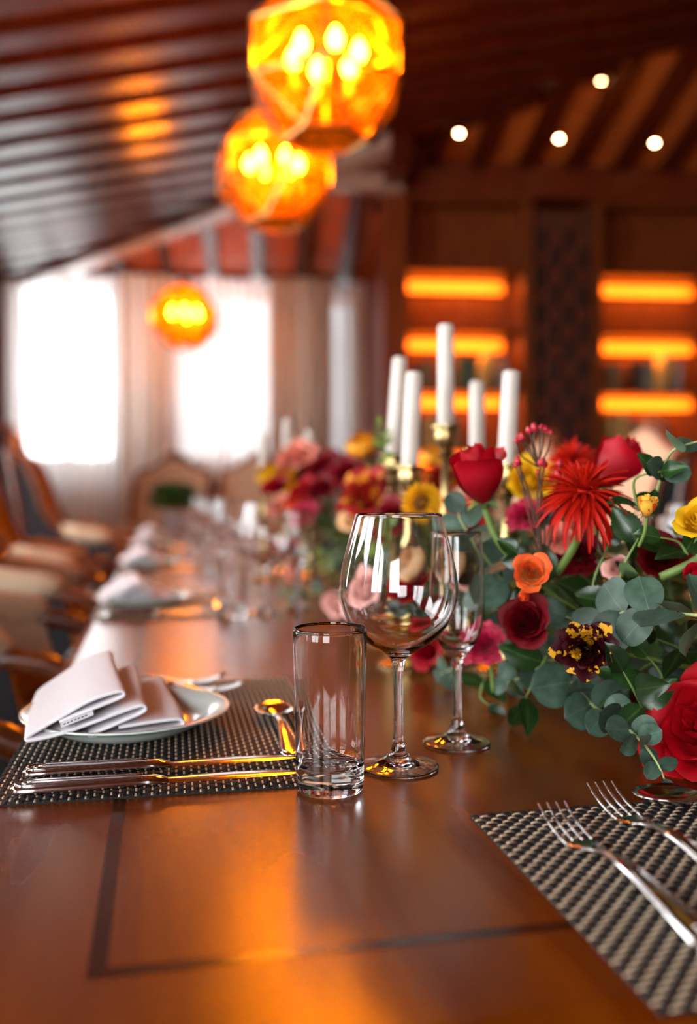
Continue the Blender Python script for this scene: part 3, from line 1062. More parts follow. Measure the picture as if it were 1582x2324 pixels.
# ------------------------------------------------------------------ chairs
def chair_proto():
    t = thing('armchair', 'x', 'chair', (0, 0, 0), 0, 'carved armchairs round the table')
    MB().rbox(-.26, .27, -.27, .27, .40, .50, .04, 4).build('seat', 'beige', t, True, 50)
    fr = MB()
    fr.rbox(-.28, .285, -.29, .29, .335, .40, .02, 3)
    fr.build('seat_frame', 'chairwood', t, True, 40)
    for sx in (-1, 1):
        for sy in (-1, 1):
            x, y = sx * .235, sy * .245
            k = .03 if sx > 0 else -.06
            MB().tube(catmull([(x, y, .36), (x + sx * .02, y + sy * .015, .26), (x + k * .3, y, .12), (x + k, y + sy * .01, .03), (x + k + sx * .012, y + sy * .01, 0)], 5),
                      [interp([(0, .036), (.3, .034), (.7, .018), (.9, .018), (1, .022)], i / 20) for i in range(21)], 10).build('leg', 'chairwood', t, True)
    # back: serpentine outline in y,z leaning back along x

    def top(y):
        s = abs(y) / .27
        return 1.165 + .085 * (0.5 + 0.5 * math.cos(PI * min(s, 1))) ** 1.2 - .02 * s

    def bx(z):
        return -.23 - .12 * (z - .45) / .7
    ys = [-.27 + .54 * i / 16 for i in range(17)]
    inn, shell = MB(), MB()
    for (mbx, x0, x1, bul) in ((inn, .0, .045, .03), (shell, -.035, -.001, -.02)):
        nz = 6
        vs, fs = [], []
        for side in (0, 1):
            for y in ys:
                for j in range(nz + 1):
                    z = lerp(.44, top(y) - .012, j / nz)
                    b = bul * (1 - (y / .27) ** 2) * math.sin(PI * j / nz) if side == 1 else 0
                    vs.append((bx(z) + (x1 + b if side else x0), y * .97, z))
        n1 = nz + 1
        S = len(ys) * n1
        for i in range(len(ys) - 1):
            for j in range(nz):
                a = i * n1 + j
                fs.append((a, a + n1, a + n1 + 1, a + 1))
                fs.append((S + a, S + a + 1, S + a + n1 + 1, S + a + n1))
        per_ = [i * n1 for i in range(len(ys))] + [(len(ys) - 1) * n1 + j for j in range(1, n1)] + [i * n1 + nz for i in range(len(ys) - 2, -1, -1)] + [j for j in range(nz - 1, 0, -1)]
        for a, b in zip(per_, per_[1:] + per_[:1]):
            fs.append((a, S + a, S + b, b))
        mbx.add(vs, fs)
    inn.build('backrest', 'beige', t, True, 60)
    shell.build('back_shell', 'charcoal', t, True, 60)
    ol = [(bx(z) + .01, -.272, z) for z in (.42, .6, .8, .95, 1.05)] + [(bx(top(y)) + .01, y, top(y)) for y in ys] + [(bx(z) + .01, .272, z) for z in (1.05, .95, .8, .6, .42)]
    MB().tube(catmull(ol, 3), .021, 8).build('back_frame', 'chairwood', t, True)
    zt = top(0) + .012
    MB().tube(catmull([(bx(zt), -.09, zt - .022), (bx(zt), -.05, zt + .002), (bx(zt), 0, zt + .016), (bx(zt), .05, zt + .002), (bx(zt), .09, zt - .022)], 4), [.012 + .012 * math.sin(PI * i / 16) for i in range(17)], 8).build('crest', 'chairwood', t, True)
    # winged sides sloping into the arms
    prof = catmull([(-.340, 0, 1.12), (-.26, 0, 1.07), (-.205, 0, .95), (-.165, 0, .83), (-.10, 0, .745), (0, 0, .70), (.10, 0, .685), (.16, 0, .68)], 4)
    for s in (-1, 1):
        y0 = s * .272
        outl = [Vector((p.x, y0, p.z)) for p in prof] + [Vector((.18, y0, .60)), Vector((.20, y0, .40)), Vector((-.25, y0, .40)), Vector((-.33, y0, .9))]
        MB().prism(outl, (0, s * .012, 0)).build('side_panel', 'charcoal', t)
        MB().prism([p - Vector((0, s * .024, 0)) for p in outl], (0, s * .022, 0)).build('side_lining', 'beige', t)
        arm = [Vector((p.x, y0, p.z + .012)) for p in prof] + [Vector((.235, y0, .675)), Vector((.27, y0, .645)), Vector((.265, y0, .61)), Vector((.235, y0, .60)), Vector((.215, y0 - s * .0, .55)), Vector((.235, y0, .47)), Vector((.25, y0, .38))]
        MB().tube(catmull(arm, 3), .022, 8).build('arm_rail', 'chairwood', t, True)
        MB().tube([(-.09, y0 - s * .004, .758), (-.06, y0 - s * .004, .752), (.0, y0 - s * .004, .732), (.08, y0 - s * .004, .718), (.14, y0 - s * .004, .712), (.165, y0 - s * .004, .706)], [.014, .036, .042, .042, .036, .016], 10).build('arm_pad', 'beige', t, True)
    return t


ch = chair_proto()
first = True
CHL = ['nearest armchair on the left, mostly outside the frame', 'second armchair along the left side of the table', 'third armchair along the left side of the table',
       'fourth armchair along the left, its tan wing at the photo edge', 'far left armchair with charcoal wing side and curved wooden edge']


def put_chair(loc, rz, label):
    global first
    o = ch if first else copy_tree(ch)
    first = False
    o.location = loc
    o.rotation_euler = (0, 0, rz)
    o['label'] = label
    return o


for i in range(5):
    o = put_chair(((-.43, -.43, -.44, -.50, -.42)[i], .935 + 1.04 * i + (.12 if i == 4 else 0), 0), 0, CHL[i])
o.scale = (1.04, 1.04, 1.06)
p = at(375, YH, 6.35)
put_chair((p.x, p.y, 0), -PI / 2 - YAW, 'beige armchair with wavy crest at the far end, behind the potted plant')
p = at(576, YH, 6.35)
put_chair((p.x, p.y, 0), -PI / 2 - YAW, 'beige armchair with wavy crest at the far end, beside the far candles')
for i, y in enumerate((2.25, 3.25, 4.25, 5.25)):
    put_chair((1.54, y, 0), PI, ['beige armchair on the right side, nearest the photo edge', 'beige armchair back behind the tilted red rose on the right', 'beige armchair back behind the berry sprig', 'last armchair on the right side of the table'][i])


# ------------------------------------------------------------------ tableware
def mat_weave(name, loc, rz, label, L=.45, W=.30, detailed=True):
    """long side along local x; beige strands along x woven over dark cross strands"""
    t = thing(name, label, 'placemat', loc, rz, 'woven placemats')
    px, py = .0125, .0063
    nx, ny = int(L / (px / 2)), int(W / py)
    z0 = .0014
    # long strand: sine over/under
    n = nx * 4
    amp = .0009

    def longm(phase, hw, ht, mat):
        mb = MB()
        vs, fs = [], []
        for i in range(n + 1):
            x = -L / 2 + L * i / n
            s = math.sin(2 * PI * (x + L / 2) / px + phase)
            z = z0 - .00015 + amp * max(-1, min(1, s * 1.6))
            vs += [(x, -hw, z - ht * .4), (x, -hw * .6, z + ht), (x, hw * .6, z + ht), (x, hw, z - ht * .4)]
        for i in range(n):
            for k in range(3):
                fs.append((i * 4 + k, i * 4 + 4 + k, i * 4 + 5 + k, i * 4 + k + 1))
        return mb.add(vs, fs)
    # cross strands
    hwc = px / 4 * .93

    def crossm():
        vs, fs = [], []
        h = W / 2
        for (y, zz) in ((-h, 0), (h, 0)):
            vs += [(-hwc, y, z0 - .0008), (-hwc * .7, y, z0 + .0004), (hwc * .7, y, z0 + .0004), (hwc, y, z0 - .0008), (hwc, y, z0 - .0013), (-hwc, y, z0 - .0013)]
        for k in range(6):
            fs.append((k, (k + 1) % 6, 6 + (k + 1) % 6, 6 + k))
        fs += [(5, 4, 3, 2, 1, 0), (6, 7, 8, 9, 10, 11)]
        return MB().add(vs, fs)
    if detailed:
        ma = longm(0, .0009, .00035, 0).mesh('strand', 'matlight', True)
        mb_ = longm(PI, .0009, .00035, 0).mesh('strand', 'matlight', True)
        da = longm(PI, .0013, .0003, 0).mesh('dark_strand', 'matdark', True)
        db = longm(0, .0013, .0003, 0).mesh('dark_strand', 'matdark', True)
        cm = crossm().mesh('cross_strand', 'matdark')
        for j in range(ny):
            y = -W / 2 + py * (j + .5)
            o = link('strand', ma if j % 2 else mb_, t)
            o.location = (0, y - .0012, 0)
            o = link('dark_strand', da if j % 2 else db, t)
            o.location = (0, y + .0019, 0)
        for i in range(nx):
            o = link('cross_strand', cm, t)
            o.location = (-L / 2 + px / 2 * (i + .5), 0, 0)
        MB().box(-L / 2, L / 2, -W / 2, W / 2, .0001, .0004).build('backing', 'matdark', t)
    else:
        al = MB()
        for j in range(0, ny):
            y = -W / 2 + py * (j + .5)
            for i in range(nx // 2):
                x = -L / 2 + px * (i + (.25 if j % 2 else .75))
                al.add([(x - .0035, y - .0013, .0022), (x + .0035, y - .0013, .0022), (x + .0035, y + .0013, .0022), (x - .0035, y + .0013, .0022),
                        (x - .0045, y - .0016, .0014), (x + .0045, y - .0016, .0014), (x + .0045, y + .0016, .0014), (x - .0045, y + .0016, .0014)],
                       [(0, 1, 2, 3), (4, 5, 1, 0), (5, 6, 2, 1), (6, 7, 3, 2), (7, 4, 0, 3)])
        o = al.build('light_weave', 'matlight', t)
        o['kind'] = 'stuff'
        MB().box(-L / 2, L / 2, -W / 2, W / 2, .0002, .0016).build('dark_weave', 'matdark', t)
    return t


def wine_proto(name, cat):
    """large bowl glass, 22 cm"""
    g = MB()
    out = [(0, .0034), (.020, .0022), (.030, .0007), (.0335, 0), (.0352, .0012), (.0345, .0022), (.028, .0036), (.016, .0062), (.0085, .0115), (.0052, .020), (.0044, .034), (.0042, .06), (.0043, .082), (.0052, .090), (.0085, .0965), (.018, .103), (.032, .112),
           (.043, .125), (.0495, .141), (.0515, .155), (.0495, .172), (.0455, .190), (.0405, .208), (.0372, .2195)]
    prof = catmull([(r, 0, z) for r, z in out], 3)
    pr = [(p.x, p.z) for p in prof]
    i2 = catmull([(.0369, 0, .2198), (.0366, 0, .2195), (.0398, 0, .208), (.0448, 0, .190), (.0488, 0, .172), (.0508, 0, .155), (.0488, 0, .1414), (.0422, 0, .126), (.030, 0, .1135), (.015, 0, .105), (.005, 0, .102), (0, 0, .1015)], 3)
    pr += [(max(p.x, 0), p.z) for p in i2]
    g.lathe(pr, 64)
    return g.mesh(name, 'glass', True)


def flute_proto(name):
    out = [(0, .0034), (.018, .0022), (.027, .0007), (.0305, 0), (.0322, .0012), (.0315, .0022), (.024, .004), (.013, .0075), (.0075, .0135), (.0048, .024), (.0042, .04), (.0042, .068), (.0052, .078), (.0085, .085), (.0155, .093),
           (.0215, .104), (.0248, .120), (.0258, .138), (.0254, .160), (.0240, .182), (.0226, .2005)]
    i2 = [(.0223, .2008), (.0220, .2003), (.0234, .182), (.0248, .160), (.0252, .138), (.0239, .121), (.0205, .1055), (.0145, .096), (.006, .0915), (0, .0905)]
    pr = [(max(p.x, 0), p.z) for p in catmull([(r, 0, z) for r, z in out], 3)] + [(max(p.x, 0), p.z) for p in catmull([(r, 0, z) for r, z in i2], 3)]
    return MB().lathe(pr, 56).mesh(name, 'glass', True)


def tumbler_proto(name):
    H = .129
    out = [(0, .0012), (.018, .0008), (.0235, .0002), (.0255, .0012), (.0268, .0035), (.0272, .010), (.0274, .022), (.0284, .07), (.0297, H - .0012)]
    i2 = [(.0292, H + .0002), (.0284, H - .0004), (.0281, H - .003), (.0270, .07), (.0259, .030), (.0252, .0235), (.0228, .0202), (.016, .0188), (.007, .0183), (0, .0182)]
    pr = [(max(p.x, 0), p.z) for p in catmull([(r, 0, z) for r, z in out], 4)] + [(max(p.x, 0), p.z) for p in catmull([(r, 0, z) for r, z in i2], 4)]
    return MB().lathe(pr, 64).mesh(name, 'glass', True)


ME = dict(wine=wine_proto('wine_glass', ''), flute=flute_proto('flute'), tumbler=tumbler_proto('tumbler'))


def plate_proto():
    t = thing('dinner_plate', 'x', 'plate', (0, 0, 0), 0, 'dinner plates')
    pr = catmull([(0, 0, .006), (.04, 0, .006), (.064, 0, .0065), (.074, 0, .010), (.085, 0, .0165), (.1005, 0, .0205), (.1018, 0, .0198), (.1005, 0, .0182), (.085, 0, .0130), (.074, 0, .0055), (.064, 0, .0008), (.053, 0, .0), (0, 0, .0028)], 4)
    MB().lathe([(max(p.x, 0), p.z) for p in pr], 72).build('dish', 'porcelain', t, True)
    MB().lathe([(.1002 + .0011 * math.cos(2 * PI * k / 8), .0201 + .0008 * math.sin(2 * PI * k / 8)) for k in range(8)], 72, True).build('gold_rim', 'gold', t, True)
    return t


def napkin_proto():
    """cloth folded into three shingled pleats; local x across, y in depth"""
    t = thing('napkin', 'x', 'napkin', (0, 0, 0), 0, 'folded napkins')
    path = [(-.046, .0170), (-.02, .0258), (.003, .0338), (.0095, .0375), (.0045, .0412), (-.02, .0352), (-.05, .0200), (-.071, .0085), (-.0755, .0045), (-.070, .0028),
            (-.045, .0068), (-.015, .0158), (.012, .0246), (.0265, .0288), (.0310, .0262), (.0265, .0224), (.010, .0160), (-.009, .0082), (-.0175, .0050), (-.0185, .0026),
            (-.012, .0022), (.015, .0024), (.042, .0032), (.060, .0048), (.0640, .0088), (.059, .0126), (.040, .0122), (.018, .0100), (.004, .0086)]
    c = catmull([(x, 0, z) for x, z in path], 4)
    n = len(c)
    th = .0036
    up, lo = [], []
    for i, p in enumerate(c):
        tg = (c[min(i + 1, n - 1)] - c[max(i - 1, 0)]).normalized()
        nn = Vector((-tg.z, 0, tg.x))
        up.append(p + nn * th * .5)
        lo.append(p - nn * th * .5)
    sec = up + lo[::-1]
    cen = c + c[::-1]
    S = len(sec)
    ys_ = [-.0800, -.0790, -.077, -.05, -.02, .01, .04, .07, .098, .100, .101]
    vs, fs = [], []
    for j, y in enumerate(ys_):
        f = (y + .08) / .18
        pin = {0: .62, 1: .15, len(ys_) - 2: .15, len(ys_) - 1: .62}.get(j, 0)
        for q, p in enumerate(sec):
            t_ = (q if q < n else S - 1 - q) / n
            pp = p.lerp(cen[q], pin)
            yy = y + .0035 * math.sin(t_ * 9 + .5) + .10 * p.x * (t_ - .35)
            hz = 1 + .16 * f
            x = pp.x * (1 - .05 * f) - .010 * f * (1 - t_ * .7) + .0015 * math.sin(5 * f + 8 * t_)
            vs.append((x, yy, pp.z * hz + .0008 * math.sin(9 * f + 20 * t_)))
    for j in range(len(ys_) - 1):
        for q in range(S):
            q2 = (q + 1) % S
            fs.append((j * S + q, (j + 1) * S + q, (j + 1) * S + q2, j * S + q2))
    for j in (0, len(ys_) - 1):
        for i in range(n - 1):
            a, b, c2, d2 = j * S + i, j * S + i + 1, j * S + S - 2 - i, j * S + S - 1 - i
            fs.append((a, b, c2, d2) if j == 0 else (d2, c2, b, a))
    MB().add(vs, fs).build('cloth', 'napkin', t, True, 75)
    return t


def fork_proto(L=.2):
    t = thing('fork', 'x', 'fork', (0, 0, 0), 0, 'dinner forks')
    # along +x: handle end at x=0, tines to x=L
    st = []
    for x, hw, z, ht in ((0, .003, .0030, .001), (.002, .0072, .0030, .0017), (.008, .0098, .0032, .0021), (.02, .0098, .0038, .0023), (.05, .0076, .0065, .0024), (.08, .0056, .0090, .0024), (.095, .0050, .0100, .0026), (.102, .0060, .0102, .0030), (.108, .0046, .0102, .0024),
                         (.122, .0034, .0090, .0021), (.135, .0044, .0060, .0016), (.143, .0090, .0042, .0012), (.150, .0118, .0034, .0011), (.156, .0120, .0034, .0010), (.1575, .0116, .0034, .0008)):
        st.append((x, 0, z, hw, ht))
    st2 = [tuple(p) for p in []]
    MB().sweep(st, 14, 2.6).build('handle', 'steel', t, True, 60)
    for k in range(4):
        y = (-.0102 + .0068 * k)
        MB().sweep([(.155, y, .0034, .0016, .0010), (.165, y, .0040, .0014, .0009), (.178, y, .0062, .0012, .0008), (.19, y, .0102, .0010, .0007), (.2, y, .0150, .0005, .0004)], 8, 2).build('tine', 'steel', t, True)
    orn = MB()
    for s in (-1, 1):
        orn.tube(catmull([(.006, s * .004, .0052), (.012, s * .0082, .0055), (.03, s * .0080, .0066), (.06, s * .0056, .0098), (.09, s * .0036, .0122)], 4), .0008, 6)
    for k in range(5):
        orn.lathe([(0, .001), (.0012, .0), (0, -.0004)], 8, False, Matrix.Translation((.012 + .004 * k, 0, .0060 + .0003 * k)))
    orn.build('ornament', 'steel', t, True)
    return t


def knife_proto():
    t = thing('table_knife', 'x', 'knife', (0, 0, 0), 0, 'table knives')
    MB().sweep([(0, 0, .005, .003, .0018), (.0015, 0, .005, .0075, .0032), (.006, 0, .005, .0096, .0042), (.02, 0, .005, .0094, .0044), (.06, 0, .005, .0082, .0044), (.095, 0, .005, .0072, .0044), (.104, 0, .005, .0068, .0042), (.110, 0, .005, .0082, .0042), (.116, 0, .0048, .0060, .003), (.120, 0, .0046, .0056, .0016)], 14, 2.8).build('handle', 'steel', t, True, 60)
    MB().sweep([(.117, 0, .0046, .0052, .0014), (.124, .001, .0046, .0085, .0011), (.14, .0015, .0046, .0096, .0010), (.17, .0016, .0046, .0098, .0009), (.20, .001, .0046, .0090, .0008), (.217, -.001, .0046, .0064, .0007), (.226, -.0035, .0046, .0030, .0005), (.229, -.0050, .0046, .0008, .0003)], 10, 1.6).build('blade', 'steel', t, True, 60)
    orn = MB()
    for s in (-1, 1):
        orn.tube(catmull([(.003, 0, .0091), (.006, s * .005, .0092), (.012, s * .0072, .0094), (.03, s * .0070, .0095), (.07, s * .0058, .0094), (.1, s * .0046, .0094)], 4), .0008, 6)
    orn.tube([(.012 + .0032 * math.cos(a * PI / 6), .0032 * math.sin(a * PI / 6), .0095) for a in range(13)], .0007, 6, False)
    orn.build('ornament', 'steel', t, True)
    return t


def spoon_proto():
    t = thing('spoon', 'x', 'spoon', (0, 0, 0), 0, 'soup spoons')
    MB().sweep([(0, 0, .0030, .003, .001), (.002, 0, .0030, .0078, .0016), (.01, 0, .0034, .0098, .0021), (.03, 0, .0045, .0088, .0022), (.06, 0, .0075, .0064, .0022), (.085, 0, .0100, .0046, .0023), (.10, 0, .0105, .0036, .0022), (.118, 0, .0090, .0034, .0019), (.128, 0, .0078, .0052, .0013), (.133, 0, .0076, .0066, .0009)], 12, 2.6).build('handle', 'steel', t, True, 60)
    # bowl
    vs, fs = [], []
    nr, na = 7, 28
    for side in (0, 1):
        for i in range(nr + 1):
            r = i / nr
            for k in range(na):
                a = 2 * PI * k / na
                x = .158 + r * math.cos(a) * .029
                y = r * math.sin(a) * .0205 * (1 - .10 * math.cos(a))
                z = .0094 - .0078 * (1 - r ** 2.2) - (0 if side == 0 else .0010)
                vs.append((x, y, z))
    n1 = (nr + 1) * na
    for side in (0, 1):
        for i in range(nr):
            for k in range(na):
                k2 = (k + 1) % na
                q = (side * n1 + i * na + k, side * n1 + (i + 1) * na + k, side * n1 + (i + 1) * na + k2, side * n1 + i * na + k2)
                fs.append(q if side == 0 else q[::-1])
    for k in range(na):
        k2 = (k + 1) % na
        fs.append((nr * na + k, n1 + nr * na + k, n1 + nr * na + k2, nr * na + k2))
    MB().add(vs, fs).build('bowl', 'steel', t, True)
    orn = MB()
    for s in (-1, 1):
        orn.tube(catmull([(.006, s * .004, .0052), (.012, s * .0080, .0058), (.03, s * .0070, .0066), (.06, s * .0048, .0098), (.09, s * .0030, .0126)], 4), .0008, 6)
    orn.build('ornament', 'steel', t, True)
    return t


def once(proto):
    used = [False]

    def put(loc, rz, label, rx=0.0, ry=0.0):
        o = proto if not used[0] else copy_tree(proto)
        used[0] = True
        o.location = loc
        o.rotation_euler = (rx, ry, rz)
        o['label'] = label
        return o
    return put


put_plate, put_napkin, put_fork, put_knife, put_spoon = [once(f()) for f in (plate_proto, napkin_proto, fork_proto, knife_proto, spoon_proto)]


def put_glass(kind, name, cat, loc, label, group):
    return tag(link(name, ME[kind]), label, cat, group).__setattr__('location', loc)


MZ = TZ + .0036                                  # top of a woven placemat
side_n = ['front left place', 'second left place', 'third left place', 'fourth left place', 'fifth left place']
side_r = ['right place nearest the flowers', 'second right place', 'third right place', 'fourth right place']


def setting(yc, flip, where, k, mat_detail):
    """place setting; base layout is the front left one at yc = .935"""
    def pos(x, y, z):
        dy = y - .935
        if flip:
            return Vector((TX0 + TX1 - x, yc - dy, z))
        return Vector((x, yc + dy, z))
    r0 = PI if flip else 0
    mat_weave('placemat', pos(.012, .935, TZ), r0 + PI / 2 + (.0 if k else -.012), 'dark woven placemat with pale dashes at the %s' % where, .43, .285, mat_detail)
    pp = pos(-.034, .928, MZ)
    put_plate(pp, r0, 'pale plate with thin gold rim at the %s' % where)
    n_ = put_napkin(pp + Vector((-.014 if not flip else .014, (-.004 if not flip else .004), .0115)), r0 + .05, '%s folded napkin on the plate at the %s' % ('white' if k == 0 else 'pale', where))
    if k == 0:
        tg_ = MB().add([(-.045, -.0850, .0170), (-.017, -.0850, .0268), (-.016, -.0853, .0238), (-.044, -.0853, .0140), (-.045, -.0740, .0172), (-.017, -.0740, .0270), (-.016, -.0743, .0240), (-.044, -.0743, .0142)],
                       [(0, 1, 2, 3), (7, 6, 5, 4), (0, 4, 5, 1), (1, 5, 6, 2), (2, 6, 7, 3), (3, 7, 4, 0)]).build('label_tag', 'tag', n_)
        inkm = MB()
        for q in range(7):
            a = .10 + .11 * q
            x0, x1 = lerp(-.045, -.017, a), lerp(-.045, -.017, a + .07)
            z0, z1 = lerp(.0170, .0268, a), lerp(.0170, .0268, a + .07)
            inkm.add([(x0, -.0855, z0 - .0004), (x1, -.0855, z1 - .0004), (x1, -.0855, z1 - .0015), (x0, -.0855, z0 - .0015)], [(0, 1, 2, 3)])
        inkm.build('lettering', 'ink', tg_)
    for (x, y, rz, q) in ((-.10, 1.118, -.02, 'inner fork beside the plate'), (-.085, 1.078, -.03, 'outer fork')):
        pass
    put_fork(pos(-.120, 1.136, MZ), r0 - .12, 'outer silver fork lying at the %s' % where)
    put_fork(pos(-.096, 1.103, MZ), r0 - .20, 'inner silver fork beside the plate at the %s' % where)
    put_knife(pos(-.112, .776, MZ), r0 + .012, 'inner silver knife beside the plate at the %s' % where)
    put_knife(pos(-.115, .734, MZ), r0 + .008, 'outer silver knife nearest the mat edge at the %s' % where)
    put_spoon(pos(.113, .786, MZ), r0 + PI / 2 - .02, 'silver soup spoon on the mat at the %s' % where)
    for kind, nm, x, y, lab in (('tumbler', 'tumbler', .132, .708, 'straight clear glass tumbler'), ('wine', 'wine_glass', .201, .755, 'large clear wine glass'), ('flute', 'champagne_flute', .275, .816, 'slim clear champagne flute')):
        o = tag(link(nm, ME[kind]), '%s at the %s' % (lab, where), 'glass', 'empty glasses on the table')
        o.location = pos(x, y, TZ + .0004)


for k in range(5):
    setting(.935 + 1.03 * k, False, side_n[k], k, k == 0)
for k, y in enumerate((1.25, 2.25, 3.25, 4.25)):
    setting(y, True, side_r[k], k + 5, False)

# place at the near end, right edge of the photo
mat_weave('placemat', (.2215 + .225, .368 + .13, TZ), 0.0, 'dark woven placemat with long beige dashes under the two forks at right', .45, .26, True)
put_fork((.275, .395, MZ), PI / 2 + .02, 'silver fork at the left edge of the near right placemat')
put_fork((.330, .430, MZ), PI / 2 + .02, 'second silver fork on the near right placemat')
g = ground(1470, 1858)
put_spoon((g.x + .185, g.y + .0, MZ), PI - .10, 'silver spoon above the forks at the right photo edge')

# potted plant far down the table
p = ground(395, 1206)
pt = thing('potted_plant', 'bushy green plant in a small white pot far down the table', 'plant', p)
MB().lathe([(0, .002), (.055, 0), (.062, .01), (.075, .10), (.080, .105), (.080, .115), (.072, .115), (.070, .10), (0, .098)], 28).build('pot', 'pot', pt, True, 40)
fo = MB()
rnd = random.Random(5)
for i in range(900):
    a, z = rnd.uniform(0, 2 * PI), rnd.uniform(-.5, 1)
    r = .15 * rnd.uniform(.6, 1.08) * math.sqrt(max(0, 1 - z * z * .9))
    c = Vector((r * math.cos(a), r * math.sin(a), .19 + .10 * z))
    d = Vector((math.cos(a), math.sin(a), rnd.uniform(-.2, 1))).normalized()
    s = d.cross(Vector((0, 0, 1))).normalized() * .015
    L_ = .046
    fo.add([c, c + d * L_ * .5 + s, c + d * L_, c + d * L_ * .5 - s], [(0, 1, 2, 3)])
o = fo.build('foliage', 'greenplant', pt)
o['kind'] = 'stuff'
st = MB()
for i in range(14):
    a = rnd.uniform(0, 2 * PI)
    st.tube([(0, 0, .09), (.06 * math.cos(a), .06 * math.sin(a), .16), (.11 * math.cos(a), .11 * math.sin(a), .20)], .002, 5)
st.build('stems', 'stem', pt)


# ------------------------------------------------------------------ candles and candlesticks
def candle(x, ytop, ybot, d, lean, label, hold=True, hlabel='', w_=.0122):
    top, bot = at(x, ytop, d), at(x, ybot, d)
    H = (top - bot).length
    t = thing('candle', label, 'candle', bot, 0, 'white taper candles among the flowers')
    t.rotation_euler = (lean[1], lean[0], 0)
    MB().lathe([(0, 0), (w_ * .92, 0), (w_, .004), (w_ * .97, H * .6), (w_ * .93, H - .003), (w_ * .80, H), (w_ * .35, H - .002), (0, H - .003)], 28).build('wax', 'candle', t, True, 50)
    MB().tube([(0, 0, H - .004), (.0006, 0, H + .006)], .0008, 6).build('wick', 'wick', t)
    if hold:
        c = thing('candlestick', hlabel, 'candlestick', (bot.x, bot.y, TZ), 0, 'brass candlesticks among the flowers')
        h = bot.z - TZ
        pr = [(0, 0), (.045, 0), (.046, .004), (.030, .010), (.012, .016), (.008, .03), (.013, .04), (.007, .05), (.006, h * .55), (.012, h * .60), (.006, h * .65), (.0065, h - .05), (.012, h - .043), (.008, h - .036), (.013, h - .030), (.0165, h - .018), (.0150, h - .008), (.021, h - .004), (.021, h - .001), (0, h - .001)]
        MB().lathe(pr, 24).build('stick', 'brass', c, True, 45)
    return t


candle(1012, 738, 965, 1.33, (-.0, 0), 'tallest white candle in the middle of the five', True, 'brass candlestick under the tallest candle')
candle(893, 812, 1030, 1.45, (.07, 0), 'white candle at the left of the five, leaning right', True, 'brass candlestick under the leftmost of the five candles')
candle(930, 845, 1056, 1.25, (.05, 0), 'white candle second from left, in front of the leaning one', True, 'brass candlestick in front, behind the yellow pompom flower')
candle(1083, 866, 1020, 1.42, (-.0, 0), 'shortest white candle, behind the large red rosebud', True, 'brass candlestick hidden behind the large red rosebud')
candle(1150, 843, 1052, 1.22, (.05, 0), 'white candle at the right of the five, beside the berry sprig', True, 'brass candlestick under the rightmost of the five candles')
candle(598, 985, 1065, 2.45, (.0, 0), 'leftmost of three far white candles above the yellow flower', True, 'brass candlestick under the leftmost far candle')
candle(652, 952, 1040, 2.7, (.0, 0), 'middle of three far white candles above the coral flower', True, 'brass candlestick under the middle far candle')
candle(702, 978, 1050, 2.6, (.0, 0), 'rightmost of three far white candles above the dark red flowers', True, 'brass candlestick under the rightmost far candle')


# ================================================================== FLOWERS
def petal_mesh(ang, R, half, h, flare, curl, base=.16, nu=8, nv=9, wob=0.0, ph=0.0, spiral=.06, drop=.13):
    vs, fs = [], []
    for j in range(nv + 1):
        t = j / nv
        sh = interp([(0, .42), (.25, .8), (.6, 1.0), (.85, .88), (1, .60)], t)
        rr = R * (base + (1 - base) * math.sin(min(t / .62, 1) * PI / 2)) if R > .2 else R * (.6 + .4 * t)
        rr += flare * R * max(0, t - .4) ** 2 * 2.4
        for i in range(nu + 1):
            s = -1 + 2 * i / nu
            th = ang + s * half * sh
            r = rr * (1 + spiral * s) + wob * math.sin(5 * s + ph) * t * t
            z = h * t - drop * h * s * s * t * t
            if curl and t > .68:
                q = (t - .68) / .32
                r += curl * .30 * q * (1 - .3 * s * s)
                z -= curl * .26 * q * q
            z += wob * .6 * math.cos(4 * s + ph * 2) * t
            vs.append((r * math.cos(th), r * math.sin(th), z))
    n1 = nu + 1
    for j in range(nv):
        for i in range(nu):
            fs.append((j * n1 + i, j * n1 + i + 1, (j + 1) * n1 + i + 1, (j + 1) * n1 + i))
    return MB().add(vs, fs)


def sepal_mesh(ang, droop=.3, L=.55, W=.14):
    vs, fs = [], []
    e = Vector((math.cos(ang), math.sin(ang), 0))
    s_ = Vector((-math.sin(ang), math.cos(ang), 0))
    for j in range(6):
        t = j / 5
        w_ = W * math.sin(PI * (.18 + .82 * t)) * (1 - .3 * t)
        c = e * (.10 + L * t * (.7 + .3 * t)) + Vector((0, 0, .05 * math.sin(t * PI) - droop * t * t * .6))
        vs += [c - s_ * w_ + Vector((0, 0, .03 * t)), c, c + s_ * w_ + Vector((0, 0, .03 * t))]
    for j in range(5):
        for i in range(2):
            fs.append((j * 3 + i, j * 3 + i + 1, j * 3 + i + 4, j * 3 + i + 3))
    return MB().add(vs, fs)


PROTO = {}


